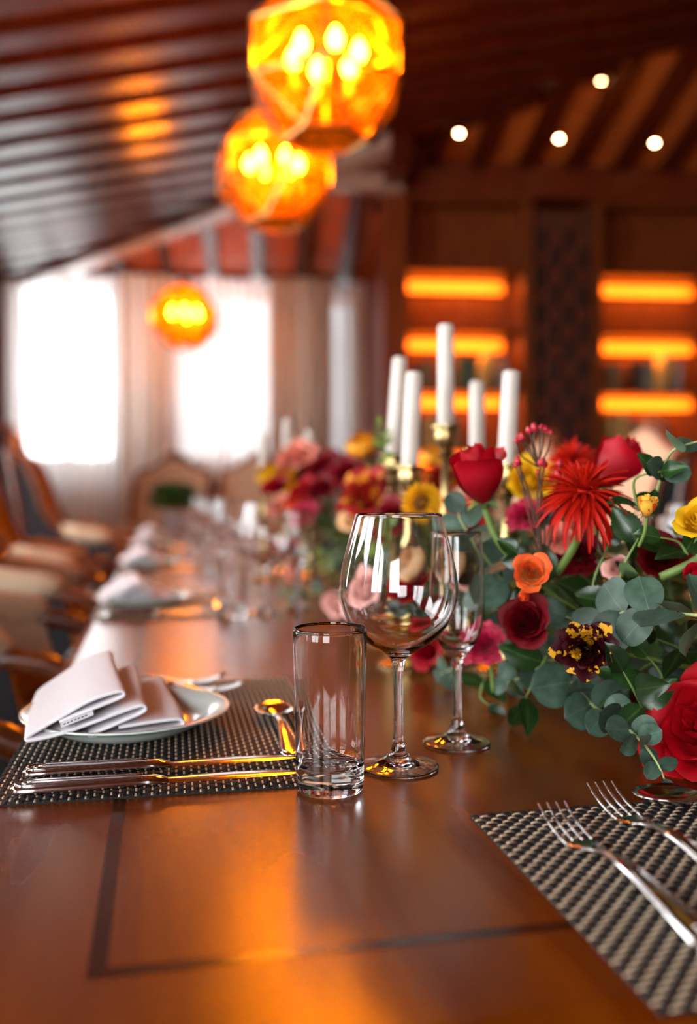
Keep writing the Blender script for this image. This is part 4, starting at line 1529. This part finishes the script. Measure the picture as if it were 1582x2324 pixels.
def rose_parts(kind):
    """list of (part name, mesh, own material or None)"""
    if kind in PROTO:
        return PROTO[kind]
    rnd = random.Random(hash(kind) % 7 if False else sum(map(ord, kind)))
    parts = []
    if kind == 'rose':
        N = 22
        for k in range(N):
            f = k / (N - 1)
            parts.append(('petal', petal_mesh(k * 2.3999, .07 + .72 * f ** 1.05, math.radians(lerp(115, 50, f ** .6)), lerp(.98, .86, f), lerp(-.15, .42, f), max(0, f - .45) * 1.1, wob=.012 + .02 * f, ph=rnd.uniform(0, 6)).mesh('petal', 'red', True), None))
    elif kind == 'bud':
        N = 9
        for k in range(N):
            f = k / (N - 1)
            parts.append(('petal', petal_mesh(k * 2.3999 + .4, .10 + .52 * f, math.radians(lerp(125, 72, f)), lerp(1.40, 1.22, f), lerp(-.35, .10, f), max(0, f - .5) * .95, base=.34, wob=.015 + .03 * f, ph=rnd.uniform(0, 6), drop=.09, spiral=.06 + .10 * f, nu=10, nv=11).mesh('petal', 'red', True), None))
    elif kind == 'ruffle':
        N = 22
        for k in range(N):
            f = k / (N - 1)
            parts.append(('petal', petal_mesh(k * 2.3999 + .7, .06 + .66 * f, math.radians(lerp(100, 48, f ** .6)), lerp(.98, .74, f), lerp(-.1, .5, f), max(0, f - .4) * .7, wob=.03 + .06 * f, ph=rnd.uniform(0, 6), nu=10, nv=9).mesh('petal', 'red', True), None))
    elif kind == 'bigrose':
        N = 15
        for k in range(N):
            f = k / (N - 1)
            parts.append(('petal', petal_mesh(k * 2.3999 + 1.0, .06 + .70 * f ** 1.1, math.radians(lerp(120, 66, f ** .6)), lerp(1.02, .92, f), lerp(-.2, .36, f), max(0, f - .45) * 1.2, wob=.015 + .03 * f, ph=rnd.uniform(0, 6), nu=10, nv=11).mesh('petal', 'red', True), None))
    elif kind == 'cup':          # ranunculus-like: many close petals
        N = 30
        for k in range(N):
            f = k / (N - 1)
            parts.append(('petal', petal_mesh(k * 2.3999, .08 + .78 * f, math.radians(lerp(95, 50, f)), lerp(.72, .92, f), lerp(-.2, -.28, f), 0, base=.5, wob=.008, ph=rnd.uniform(0, 6), nu=6, nv=7).mesh('petal', 'peach', True), None))
    elif kind == 'carnation':
        N = 34
        for k in range(N):
            f = k / (N - 1)
            parts.append(('petal', petal_mesh(k * 2.3999, .10 + .62 * f, math.radians(lerp(60, 34, f)), lerp(.95, .55, f), lerp(.1, .75, f), .2, base=.2, wob=.07, ph=rnd.uniform(0, 6), nu=8, nv=6).mesh('petal', 'magenta', True), None))
    elif kind == 'mini':
        N = 18
        for k in range(N):
            f = k / (N - 1)
            parts.append(('petal', petal_mesh(k * 2.3999, .05 + .66 * f, math.radians(lerp(125, 58, f)), lerp(1.0, .82, f), lerp(-.25, .25, f), max(0, f - .4) * .9, wob=.02, ph=rnd.uniform(0, 6), nu=6, nv=6).mesh('petal', 'red', True), None))
    if kind in ('rose', 'bud', 'mini', 'bigrose', 'ruffle'):
        for k in range(5):
            parts.append(('sepal', sepal_mesh(2 * PI * k / 5 + .3, .35 if kind != 'bud' else .15).mesh('sepal', 'sepal', True), 'sepal'))
        parts.append(('calyx', MB().lathe([(0, -.18), (.09, -.15), (.15, -.04), (.17, .03), (.10, .08), (0, .10)], 14).mesh('calyx', 'sepal', True), 'sepal'))
    if kind in ('cup', 'carnation'):
        parts.append(('calyx', MB().lathe([(0, -.30), (.10, -.28), (.13, -.1), (.24, .02), (.30, .10), (0, .12)], 14).mesh('calyx', 'sepal', True), 'sepal'))
    if kind == 'cup':
        parts.append(('heart', MB().lathe([(0, .60), (.14, .55), (.16, .40), (0, .38)], 12).mesh('heart', 'center', True), 'lime'))
    if kind == 'spider':
        pm = []
        for (L_, bend, w_) in ((1.0, .55, .056), (1.02, .95, .052), (.84, .25, .050), (.60, .1, .045)):
            vs, fs = [], []
            n = 8
            for j in range(n + 1):
                t = j / n
                hw = w_ * math.sin(PI * (.15 + .78 * t)) ** .8
                x = L_ * (t - .12 * bend * t * t)
                z = .10 * t - bend * .62 * t ** 2.2
                vs += [(x, -hw, z + hw * .7), (x, 0, z), (x, hw, z + hw * .7)]
            for j in range(n):
                for i in range(2):
                    fs.append((j * 3 + i, j * 3 + i + 1, j * 3 + i + 4, j * 3 + i + 3))
            pm.append(MB().add(vs, fs).mesh('petal', 'scarlet', True))
        PROTO['spider_petals'] = pm
    if kind == 'pom':
        pm = []
        vs, fs = [], []
        for j in range(6):
            t = j / 5
            hw = .065 * math.sin(PI * (.2 + .7 * t))
            x = .34 * t
            z = .22 * math.sin(t * PI * .55) - .02 * t
            vs += [(x, -hw, z + .02), (x, 0, z), (x, hw, z + .02)]
        for j in range(5):
            for i in range(2):
                fs.append((j * 3 + i, j * 3 + i + 1, j * 3 + i + 4, j * 3 + i + 3))
        PROTO['pom_petal'] = MB().add(vs, fs).mesh('petal', 'yellow', True)
        parts.append(('heart', MB().lathe([(0, .02), (.30, .0), (.22, .10), (.12, .16), (0, .18)], 16).mesh('heart', 'center', True), 'center'))
    PROTO[kind] = parts
    return parts


def axis(r, u, t):
    return (CR * r + CU * u - CF * t).normalized()


CORE = Vector((.585, 0, TZ + .05))


def flower(kind, name, px, py, d, size_px, ax, mat, label, cat='flower', spin=0.0, stem=None, stem_r=.0025, group='flowers of the table arrangement', back=.45):
    c = at(px, py, d)
    R = size_px / 2 / F * d
    t = thing(name, label, cat, (0, 0, 0), 0, group)
    A = axis(*ax)
    q = A.to_track_quat('Z', 'Y') @ Quaternion((0, 0, 1), spin)
    t.rotation_mode = 'QUATERNION'
    t.rotation_quaternion = q
    sc_ = {'rose': .93, 'ruffle': .90, 'bigrose': .93, 'bud': .72, 'cup': .80, 'carnation': .85, 'mini': .85, 'spider': 1.0, 'pom': .95}[kind]
    R = R / sc_
    t.scale = (R, R, R)
    loc = c - A * (R * back)
    t.location = loc
    parts = rose_parts(kind)
    for nm, me, own in parts:
        link(nm, me, t, own if own else mat)
    rnd = random.Random(int(px * 7 + py))
    if kind == 'spider':
        rows = [(14, .02, .12, 3, 1.15), (20, .04, .14, 3, .75), (24, .06, .14, 2, .42), (28, .08, .08, 2, .12), (30, .09, .02, 0, -.02), (30, .10, -.04, 1, -.12), (26, .10, -.08, 1, -.45)]
        for (n, r0, z0, mi, tilt) in rows:
            for k_ in range(n):
                a = 2 * PI * k_ / n + rnd.uniform(-.09, .09)
                o = link('petal', PROTO['spider_petals'][mi], t, mat)
                o.location = (r0 * math.cos(a), r0 * math.sin(a), z0)
                s = rnd.uniform(.82, 1.12)
                o.scale = (s, s, s)
                o.rotation_euler = Matrix.Rotation(a, 3, 'Z').to_4x4().to_quaternion().to_euler()
                o.rotation_mode = 'QUATERNION'
                o.rotation_quaternion = Quaternion((0, 0, 1), a) @ Quaternion((0, 1, 0), -(tilt + rnd.uniform(-.16, .16))) @ Quaternion((1, 0, 0), rnd.uniform(-.4, .4))
        link('heart', MB().lathe([(0, -.18), (.06, -.15), (.14, -.02), (.12, .12), (0, .16)], 14).mesh('heart', 'scarlet', True), t, 'scarlet')
    if kind == 'pom':
        for (n, r0, z0, tilt, s0) in ((14, .13, .12, 1.25, .8), (18, .22, .12, .9, .9), (24, .34, .10, .55, 1.0), (28, .44, .06, .2, 1.05), (30, .50, .0, -.1, 1.1), (30, .50, -.08, -.45, 1.1)):
            for k_ in range(n):
                a = 2 * PI * k_ / n + rnd.uniform(-.06, .06)
                o = link('petal', PROTO['pom_petal'], t, mat)
                o.location = (r0 * math.cos(a), r0 * math.sin(a), z0)
                s = s0 * rnd.uniform(.9, 1.15)
                o.scale = (s, s, s)
                o.rotation_mode = 'QUATERNION'
                o.rotation_quaternion = Quaternion((0, 0, 1), a) @ Quaternion((0, 1, 0), -(tilt + rnd.uniform(-.12, .12)))
    # stem: from the calyx down into the heart of the arrangement
    if stem != 0:
        inv = q.inverted()
        if stem is None:
            end = Vector((CORE.x, loc.y + .03, CORE.z))
        else:
            end = at(*stem)
        mid = loc - A * min(.05, (loc - end).length * .4)
        pts = [loc, loc - A * R * .25, (mid + (end - mid) * .25), end]
        pts = [inv @ ((p_ - loc) / R) for p_ in pts]
        link('stem', MB().tube(catmull(pts, 4), stem_r / R, 8).mesh('stem', 'stem', True), t)
    return t


# leaves -----------------------------------------------------------
def leaf_mesh(nm, mat, W, shape, serr=0, cup=.10, fold=.12, droop=.12, n=10):
    vs, fs = [], []
    cols_ = (-1, -.55, 0, .55, 1)
    for j in range(n + 1):
        t = j / n
        w_ = W * shape(t)
        if serr and 0 < j < n:
            w_ *= 1 + (serr if j % 2 else -serr)
        for s in cols_:
            x = s * w_
            vs.append((x, t, fold * abs(s) * w_ * 1.6 - cup * (2 * t - 1) ** 2 * .5 - droop * t * t + .02 * math.sin(7 * t + 3 * s)))
    nc = len(cols_)
    for j in range(n):
        for i in range(nc - 1):
            fs.append((j * nc + i, j * nc + i + 1, (j + 1) * nc + i + 1, (j + 1) * nc + i))
    return MB().add(vs, fs).mesh(nm, mat, True)


rd = lambda t: math.sqrt(max(0, 1 - (2 * t - 1) ** 2)) if t > .03 else .12
ov = lambda t: max(.02, math.sin(PI * t ** .75) ** .8)
LEAF = {
    'euc': [leaf_mesh('leaf', 'euc', .46, rd, 0, .1, .02, .05), leaf_mesh('leaf', 'euc', .50, rd, 0, -.1, .10, .18), leaf_mesh('leaf', 'euc', .42, rd, 0, .16, .2, -.1)],
    'rose': [leaf_mesh('leaf', 'roseleaf', .31, ov, .05, .05, .12, .2, 22), leaf_mesh('leaf', 'roseleaf', .34, ov, .05, .1, .22, .05, 22), leaf_mesh('leaf', 'roseleaf', .28, ov, .05, -.1, .05, .35, 22)],
    'olive': [leaf_mesh('leaf', 'olive', .22, ov, 0, .05, .1, .15), leaf_mesh('leaf', 'olive', .26, ov, 0, .05, .2, .3)],
    'lime': [leaf_mesh('leaf', 'lime', .40, rd, 0, .1, .1, .1), leaf_mesh('leaf', 'lime', .34, ov, 0, .1, .1, .2)],
}


def put_leaf(parent, pos, dirv, nrm, size, kind, rnd, name='leaf'):
    me = rnd.choice(LEAF[kind])
    o = link(name, me, parent)
    y = dirv.normalized()
    z = (nrm - y * nrm.dot(y))
    if z.length < 1e-4:
        z = Vector((0, 0, 1)).cross(y) if abs(y.z) < .9 else Vector((1, 0, 0))
    z.normalize()
    x = y.cross(z)
    mt_ = Matrix((x, y, z)).transposed().to_4x4()
    mt_.translation = pos
    o.matrix_local = mt_ @ Matrix.Scale(size, 4)
    return o


def branch(name, pts, sizes, kind, label, cat='foliage', stem_r=.0016, seed=0, gap=.020, opposite=True, spread=.9, face=None, group='greenery of the table arrangement', stem_mat=None, start=.12):
    """stem through world points with leaves along it"""
    rnd = random.Random(seed)
    P_ = catmull(pts, 8)
    base = P_[0]
    t = thing(name, label, cat, base, 0, group)
    loc = [p_ - base for p_ in P_]
    n = len(loc)
    link('stem', MB().tube(loc, [stem_r * lerp(1.2, .5, i / (n - 1)) for i in range(n)], 6).mesh('stem', stem_mat or ('eucstem' if kind == 'euc' else 'stem'), True), t)
    ln = [0]
    for a, b in zip(loc, loc[1:]):
        ln.append(ln[-1] + (b - a).length)
    tot = ln[-1]
    s = tot * start
    roll = rnd.uniform(0, PI)
    k_ = 0
    while s < tot * .995:
        f = s / tot
        i = max(j for j in range(n) if ln[j] <= s)
        i = min(i, n - 2)
        p_ = loc[i].lerp(loc[i + 1], (s - ln[i]) / max(1e-6, ln[i + 1] - ln[i]))
        tg_ = (loc[i + 1] - loc[i]).normalized()
        ref = face if face is not None else Vector((rnd.uniform(-.3, .3), rnd.uniform(-.3, .3), 1))
        sd = tg_.cross(ref).normalized()
        up = sd.cross(tg_).normalized()
        size = lerp(sizes[0], sizes[1], f) * rnd.uniform(.85, 1.12)
        for sg in ((1, -1) if opposite else ((1,) if k_ % 2 else (-1,))):
            al = roll + (PI / 2 if (k_ % 2 and opposite) else 0) + rnd.uniform(-.35, .35)
            al = al if face is None else rnd.uniform(-.5, .5) + (PI / 2 if (k_ % 3 == 1 and opposite) else 0)
            e = sd * math.cos(al) + up * math.sin(al)
            dv = e * sg * spread + tg_ * rnd.uniform(.25, .6)
            nv = tg_ * rnd.uniform(.2, .7) + (face if face is not None else up) * rnd.uniform(.5, 1.0) + Vector((rnd.uniform(-.6, .6), rnd.uniform(-.6, .6), rnd.uniform(-.6, .6)))
            put_leaf(t, p_, dv, nv, size, kind, rnd)
        s += gap * lerp(1.15, .75, f) * rnd.uniform(.85, 1.15)
        k_ += 1
    put_leaf(t, loc[-1], loc[-1] - loc[-3], Vector((0, 0, 1)) if face is None else face, sizes[1] * .8, kind, rnd)
    return t


# dark floral foam carrying the arrangement
for (y0, y1, lab) in ((.80, 1.72, 'dark floral foam hidden under the near flowers'), (1.80, 2.75, 'dark floral foam hidden under the far flowers')):
    tag(MB().rbox(.50, .67, y0, y1, TZ + .001, TZ + .075, .03, 4).build('floral_foam', 'foam', None, True, 50), lab, 'floral foam')

TOW = -CF + CU * .3
# --- foreground eucalyptus branches
branch('eucalyptus_branch', [at(1370, 1402, .80), at(1440, 1385, .78), at(1520, 1392, .75), at(1640, 1400, .72)][::-1], (.038, .040), 'euc', 'eucalyptus branch with big round leaves right of the striped rose', seed=3, gap=.026, face=TOW)
branch('eucalyptus_branch', [at(1290, 1540, .90), at(1345, 1600, .84), at(1420, 1650, .785), at(1462, 1690, .745), at(1492, 1732, .728), at(1508, 1768, .722)], (.041, .016), 'euc', 'eucalyptus branch drooping onto the table below the big red rose', seed=8, gap=.023, face=TOW, start=.04)
branch('eucalyptus_branch', [at(1150, 1330, .98), at(1120, 1290, .96), at(1085, 1240, .95), at(1050, 1190, .95), at(1040, 1165, .95)], (.042, .030), 'euc', 'eucalyptus branch with cupped leaves beside the champagne flute', seed=5, gap=.028, face=TOW)
branch('eucalyptus_branch', [at(1480, 1160, .84), at(1500, 1085, .82), at(1525, 1025, .80), at(1590, 1000, .78)], (.026, .026), 'euc', 'thin eucalyptus sprig rising at the upper right', seed=9, gap=.036, face=TOW, start=.45)
branch('eucalyptus_branch', [at(1300, 1500, .94), at(1250, 1500, .94), at(1200, 1530, .95), at(1150, 1550, .97)], (.034, .026), 'euc', 'eucalyptus branch under the dark red rose', seed=12, gap=.028, face=TOW)
branch('eucalyptus_branch', [at(1120, 1450, 1.02), at(1060, 1500, 1.05), at(1000, 1530, 1.1)], (.034, .024), 'euc', 'eucalyptus sprig low beside the carnation and flute stem', seed=13, gap=.026, face=TOW)
branch('eucalyptus_branch', [at(1180, 1400, 1.0), at(1110, 1370, 1.0), at(1080, 1330, 1.0), at(1095, 1270, 1.0)], (.040, .034), 'euc', 'eucalyptus leaves directly behind the champagne flute', seed=15, gap=.028, face=TOW)
branch('eucalyptus_branch', [at(1390, 1450, .90), at(1330, 1420, .88), at(1285, 1400, .88)], (.044, .036), 'euc', 'grey-green eucalyptus leaves around the striped rose', seed=16, gap=.028, face=TOW)
branch('eucalyptus_branch', [at(1582, 1540, .86), at(1530, 1560, .86), at(1440, 1570, .86), at(1390, 1580, .87)], (.036, .034), 'euc', 'eucalyptus leaves behind the big red rose', seed=17, gap=.03, face=TOW)
branch('eucalyptus_branch', [at(960, 1390, 1.15), at(930, 1395, 1.12), at(900, 1400, 1.1)], (.030, .022), 'euc', 'eucalyptus tip seen through the wine glass bowl', seed=18, gap=.024, face=TOW)
branch('eucalyptus_branch', [at(740, 1340, 1.9), at(690, 1350, 1.9), at(650, 1345, 1.9)], (.032, .022), 'euc', 'blurred eucalyptus tip left of the wine glass', seed=19, gap=.026, face=TOW)
# --- rose leaves
def sprig(pts, size, label, kind='rose', seed=0, gap=.035, face=None, spread=1.0, sm=None):
    return branch('leaf_sprig', pts, (size, size * .85), kind, label, 'foliage', .0014, seed, gap, True, spread, face, stem_mat=sm)


sprig([at(1240, 1490, .90), at(1215, 1540, .89), at(1185, 1600, .90)], .046, 'dark green leaf sprig hanging over the table edge of the flowers', seed=21, face=TOW)
sprig([at(1460, 1610, .80), at(1440, 1570, .77), at(1415, 1525, .765)], .044, 'serrated pale-backed leaf sprig below the striped rose', seed=22, face=TOW)
sprig([at(1400, 1400, .84), at(1410, 1300, .82), at(1450, 1220, .82), at(1470, 1170, .82)], .040, 'dark leaf sprig under the small yellow bud', seed=23, face=TOW)
sprig([at(1340, 1380, .86), at(1350, 1310, .86), at(1380, 1240, .86)], .040, 'dark glossy leaf sprig under the spidery red flower', seed=24, face=TOW)
sprig([at(1240, 1330, .90), at(1205, 1280, .87), at(1175, 1255, .87)], .036, 'leaf sprig behind the small orange rose', seed=25, face=TOW)
sprig([at(1500, 1570, .80), at(1500, 1530, .80), at(1470, 1490, .80)], .042, 'broad green leaf sprig above the big red rose', seed=26, face=TOW)
sprig([at(1560, 1480, .84), at(1530, 1465, .84), at(1490, 1450, .84)], .036, 'green leaf sprig at the lower right among eucalyptus', seed=27, face=TOW)
sprig([at(1450, 1160, .83), at(1440, 1090, .83), at(1500, 1070, .81)], .036, 'dark leaf sprig beside the tilted red rose', seed=28, face=TOW)
sprig([at(1560, 1260, .80), at(1540, 1230, .80), at(1500, 1220, .8)], .036, 'dark leaf sprig left of the yellow rose', seed=29, face=TOW)
sprig([at(1100, 1540, 1.0), at(1090, 1580, .99), at(1110, 1600, .98)], .036, 'leaf sprig low at the left end of the flowers', seed=30, face=TOW)
sprig([at(880, 1050, 1.45), at(870, 1000, 1.4), at(862, 962, 1.4)], .022, 'bright young green sprig beside the leaning candle', 'lime', seed=31, gap=.02, face=TOW)
sprig([at(770, 1330, 1.8), at(745, 1290, 1.8), at(730, 1260, 1.8)], .03, 'yellow-green sprig left of the wine glass', 'lime', seed=32, gap=.014, face=TOW)
sprig([at(860, 1260, 1.4), at(850, 1220, 1.4), at(880, 1190, 1.38)], .03, 'yellow-green sprig seen through the wine glass', 'lime', seed=33, gap=.014, face=TOW)

# --- greenery filling the mound
fills = 0
rnd = random.Random(77)
for i in range(165):
    y = (.74 + 2.05 * (i / 119) ** 1.25) if i < 120 else (1.2 + 1.3 * (i - 120) / 44) + rnd.uniform(-.03, .03)
    far_ = y > 1.65
    endt = min(1, (y - .70) / .12)
    th = math.radians(rnd.uniform(-5, 175))
    rad = (.17 if y < 1.6 else .19) * (.75 + .25 * endt)
    b0 = Vector((.585, y + .03, TZ + .05))
    tip = Vector((.585 + math.cos(th) * rad * 1.05, y + rnd.uniform(-.06, .05), TZ + .045 + math.sin(th) * rad * (.85 if not far_ else 1.0)))
    tip.z = max(tip.z, TZ + .02)
    md = b0.lerp(tip, .55) + Vector((0, 0, .03))
    kind = rnd.choice(['rose', 'rose', 'euc', 'rose', 'rose', 'olive'] if far_ else ['rose', 'rose', 'rose', 'rose', 'olive'])
    branch('leaf_sprig', [b0, md, tip], ((.040, .036) if kind == 'rose' else (.034, .028)), kind,
           {'rose': 'dark green leaf sprig filling the flower arrangement', 'euc': 'grey-green eucalyptus sprig filling the flower arrangement', 'olive': 'olive green leaf sprig filling the flower arrangement'}[kind],
           'foliage', .0014, 100 + i, .040 if kind != 'euc' else .034, True, 1.0, None, {'rose': 'dark leaf sprigs in the mound', 'euc': 'eucalyptus sprigs in the mound', 'olive': 'olive leaf sprigs in the mound'}[kind], start=.3)

# --- near flowers
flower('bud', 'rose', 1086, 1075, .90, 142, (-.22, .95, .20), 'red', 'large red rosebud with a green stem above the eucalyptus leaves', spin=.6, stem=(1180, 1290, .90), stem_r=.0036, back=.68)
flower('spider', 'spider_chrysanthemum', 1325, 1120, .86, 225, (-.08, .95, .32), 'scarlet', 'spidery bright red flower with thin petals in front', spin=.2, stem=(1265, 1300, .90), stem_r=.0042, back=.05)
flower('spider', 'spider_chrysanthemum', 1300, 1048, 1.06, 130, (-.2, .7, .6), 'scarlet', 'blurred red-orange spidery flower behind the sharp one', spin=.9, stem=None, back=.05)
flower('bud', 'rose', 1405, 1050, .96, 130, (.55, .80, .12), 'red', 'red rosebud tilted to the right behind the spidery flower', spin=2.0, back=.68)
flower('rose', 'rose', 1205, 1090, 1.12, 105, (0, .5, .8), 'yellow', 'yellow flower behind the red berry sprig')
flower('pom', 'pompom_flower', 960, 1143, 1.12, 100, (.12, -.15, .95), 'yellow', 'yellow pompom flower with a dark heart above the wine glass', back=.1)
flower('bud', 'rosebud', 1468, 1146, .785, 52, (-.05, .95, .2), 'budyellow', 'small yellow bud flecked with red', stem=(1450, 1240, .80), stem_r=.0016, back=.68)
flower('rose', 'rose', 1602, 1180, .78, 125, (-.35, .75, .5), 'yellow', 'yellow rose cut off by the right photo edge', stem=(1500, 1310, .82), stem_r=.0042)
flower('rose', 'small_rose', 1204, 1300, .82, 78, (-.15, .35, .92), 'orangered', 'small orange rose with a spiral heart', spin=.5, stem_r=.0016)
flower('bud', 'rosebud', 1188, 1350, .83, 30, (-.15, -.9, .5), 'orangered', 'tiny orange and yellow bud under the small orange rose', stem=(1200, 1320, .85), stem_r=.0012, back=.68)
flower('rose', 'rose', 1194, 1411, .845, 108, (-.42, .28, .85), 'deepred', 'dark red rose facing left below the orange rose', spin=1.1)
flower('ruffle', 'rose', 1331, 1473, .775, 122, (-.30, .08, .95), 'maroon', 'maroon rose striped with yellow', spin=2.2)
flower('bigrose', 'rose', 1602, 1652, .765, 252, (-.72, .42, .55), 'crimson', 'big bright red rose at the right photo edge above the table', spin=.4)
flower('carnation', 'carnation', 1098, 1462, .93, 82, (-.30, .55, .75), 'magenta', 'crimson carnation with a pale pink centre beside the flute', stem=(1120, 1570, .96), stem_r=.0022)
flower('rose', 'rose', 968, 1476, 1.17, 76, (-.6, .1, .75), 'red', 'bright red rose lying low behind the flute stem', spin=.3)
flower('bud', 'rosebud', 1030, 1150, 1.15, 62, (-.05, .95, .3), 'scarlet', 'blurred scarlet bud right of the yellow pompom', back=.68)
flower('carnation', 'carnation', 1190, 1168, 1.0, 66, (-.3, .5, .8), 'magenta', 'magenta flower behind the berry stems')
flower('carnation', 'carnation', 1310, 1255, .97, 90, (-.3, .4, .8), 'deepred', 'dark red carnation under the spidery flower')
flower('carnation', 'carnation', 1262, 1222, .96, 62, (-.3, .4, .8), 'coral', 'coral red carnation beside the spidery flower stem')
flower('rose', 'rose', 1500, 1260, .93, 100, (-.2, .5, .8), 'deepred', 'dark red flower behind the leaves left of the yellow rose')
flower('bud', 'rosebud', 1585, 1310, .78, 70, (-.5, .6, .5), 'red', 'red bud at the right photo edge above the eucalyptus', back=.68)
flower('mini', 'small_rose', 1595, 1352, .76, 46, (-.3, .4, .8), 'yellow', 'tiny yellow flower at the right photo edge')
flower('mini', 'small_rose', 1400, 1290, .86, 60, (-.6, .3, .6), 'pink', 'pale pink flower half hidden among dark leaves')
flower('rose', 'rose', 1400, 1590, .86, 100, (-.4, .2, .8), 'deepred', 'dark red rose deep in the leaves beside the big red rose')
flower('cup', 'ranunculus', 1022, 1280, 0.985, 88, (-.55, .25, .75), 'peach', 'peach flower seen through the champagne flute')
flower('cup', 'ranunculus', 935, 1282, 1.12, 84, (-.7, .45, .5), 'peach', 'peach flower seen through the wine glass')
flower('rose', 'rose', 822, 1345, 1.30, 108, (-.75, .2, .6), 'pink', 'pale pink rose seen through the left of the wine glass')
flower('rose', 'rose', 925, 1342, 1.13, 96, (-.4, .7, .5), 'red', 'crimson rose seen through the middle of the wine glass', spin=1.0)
flower('mini', 'small_rose', 990, 1385, 1.12, 60, (-.5, .1, .8), 'red', 'red petals low between wine glass and flute')
flower('mini', 'small_rose', 760, 1370, 1.62, 62, (-.7, -.2, .6), 'pink', 'pale pink bloom hanging low left of the wine glass')
flower('mini', 'small_rose', 1062, 1320, 1.08, 46, (-.5, .1, .8), 'pink', 'small pale pink bloom behind the flute')
# --- middle distance
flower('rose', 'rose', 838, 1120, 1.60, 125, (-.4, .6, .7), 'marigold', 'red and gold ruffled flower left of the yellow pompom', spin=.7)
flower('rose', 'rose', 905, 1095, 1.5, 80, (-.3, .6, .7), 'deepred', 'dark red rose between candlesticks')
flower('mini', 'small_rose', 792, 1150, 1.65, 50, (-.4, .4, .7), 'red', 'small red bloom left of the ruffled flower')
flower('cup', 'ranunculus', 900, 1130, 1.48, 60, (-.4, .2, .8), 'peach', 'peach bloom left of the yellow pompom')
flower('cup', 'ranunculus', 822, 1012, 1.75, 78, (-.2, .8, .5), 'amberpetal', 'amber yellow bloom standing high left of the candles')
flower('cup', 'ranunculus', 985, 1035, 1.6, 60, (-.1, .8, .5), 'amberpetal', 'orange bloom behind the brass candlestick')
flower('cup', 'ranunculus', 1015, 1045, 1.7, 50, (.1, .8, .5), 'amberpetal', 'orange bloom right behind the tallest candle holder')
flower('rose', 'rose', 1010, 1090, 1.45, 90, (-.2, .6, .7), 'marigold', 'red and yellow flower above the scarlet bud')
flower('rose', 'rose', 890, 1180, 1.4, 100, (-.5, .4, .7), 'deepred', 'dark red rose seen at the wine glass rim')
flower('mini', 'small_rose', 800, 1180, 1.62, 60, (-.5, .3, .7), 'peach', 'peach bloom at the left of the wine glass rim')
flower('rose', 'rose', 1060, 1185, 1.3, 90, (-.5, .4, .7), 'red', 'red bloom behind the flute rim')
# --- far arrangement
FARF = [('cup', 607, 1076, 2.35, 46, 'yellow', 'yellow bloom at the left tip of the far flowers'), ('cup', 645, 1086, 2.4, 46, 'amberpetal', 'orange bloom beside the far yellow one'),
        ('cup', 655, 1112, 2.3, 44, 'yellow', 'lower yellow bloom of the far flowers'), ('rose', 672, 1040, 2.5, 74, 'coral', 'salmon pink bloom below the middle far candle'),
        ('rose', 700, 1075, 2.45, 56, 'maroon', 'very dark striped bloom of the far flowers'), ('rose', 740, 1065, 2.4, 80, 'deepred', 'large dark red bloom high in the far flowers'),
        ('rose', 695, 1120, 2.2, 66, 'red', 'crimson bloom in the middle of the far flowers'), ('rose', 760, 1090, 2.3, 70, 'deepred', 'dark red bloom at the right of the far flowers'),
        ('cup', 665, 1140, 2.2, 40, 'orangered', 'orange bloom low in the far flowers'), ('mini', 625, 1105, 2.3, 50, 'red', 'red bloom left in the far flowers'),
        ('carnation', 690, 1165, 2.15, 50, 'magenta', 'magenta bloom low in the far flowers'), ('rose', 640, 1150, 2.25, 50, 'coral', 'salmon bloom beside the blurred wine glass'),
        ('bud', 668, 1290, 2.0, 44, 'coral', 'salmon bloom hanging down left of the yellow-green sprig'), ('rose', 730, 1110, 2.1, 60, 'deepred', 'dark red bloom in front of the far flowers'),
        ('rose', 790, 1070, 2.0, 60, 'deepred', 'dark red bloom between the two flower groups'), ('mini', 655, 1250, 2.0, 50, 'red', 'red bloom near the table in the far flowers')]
for kd, x, y, d, s, mt_, lb in FARF:
    flower(kd, {'cup': 'ranunculus', 'rose': 'rose', 'carnation': 'carnation', 'bud': 'rosebud', 'mini': 'small_rose'}[kd], x, y, d, s * 1.15, (-.4, .6, .7) if kd != 'bud' else (-.2, -.8, .4), mt_, lb)


# --- wax-flower sprig with red berries
def berry_sprig(base, tops, label, seed):
    rnd_ = random.Random(seed)
    b0 = at(*base)
    t = thing('berry_sprig', label, 'foliage', b0, 0, 'berry sprigs')
    stm = MB()
    for j, tp in enumerate(tops):
        e = at(*tp)
        md = b0.lerp(e, .6) + Vector((rnd_.uniform(-.006, .006), 0, -.004))
        stm.tube([p_ - b0 for p_ in catmull([b0, md, e], 5)], .0009, 5)
    link('twig', stm.mesh('twig', 'bark', True), t)
    bm_ = MB().lathe([(0, -.0045), (.0030, -.0035), (.0044, 0), (.0036, .003), (.0022, .0042), (.0026, .0062), (0, .0056)], 10).mesh('berry', 'berry', True)
    for tp in tops:
        e = at(*tp)
        o = link('berry', bm_, t)
        o.location = e - b0
        s = rnd_.uniform(.55, .95)
        o.scale = (s, s, s)
        o.rotation_euler = (rnd_.uniform(-.5, .5), rnd_.uniform(-.5, .5), 0)
    return t


berry_sprig((1222, 1060, .90), [(1172, 1000, .89), (1186, 993, .90), (1200, 978, .9), (1214, 972, .89), (1228, 970, .9), (1238, 975, .9), (1250, 982, .9), (1180, 996, .9)], 'thin sprig of red buds standing highest beside the right candle', 1)
berry_sprig((1235, 1290, .90), [(1175, 1047, .88), (1170, 1056, .88), (1228, 1050, .87), (1236, 1054, .88), (1222, 1072, .88), (1270, 1052, .88), (1266, 1078, .88), (1180, 1052, .885)], 'sprig of red waxy buds between rosebud and spidery flower', 2)
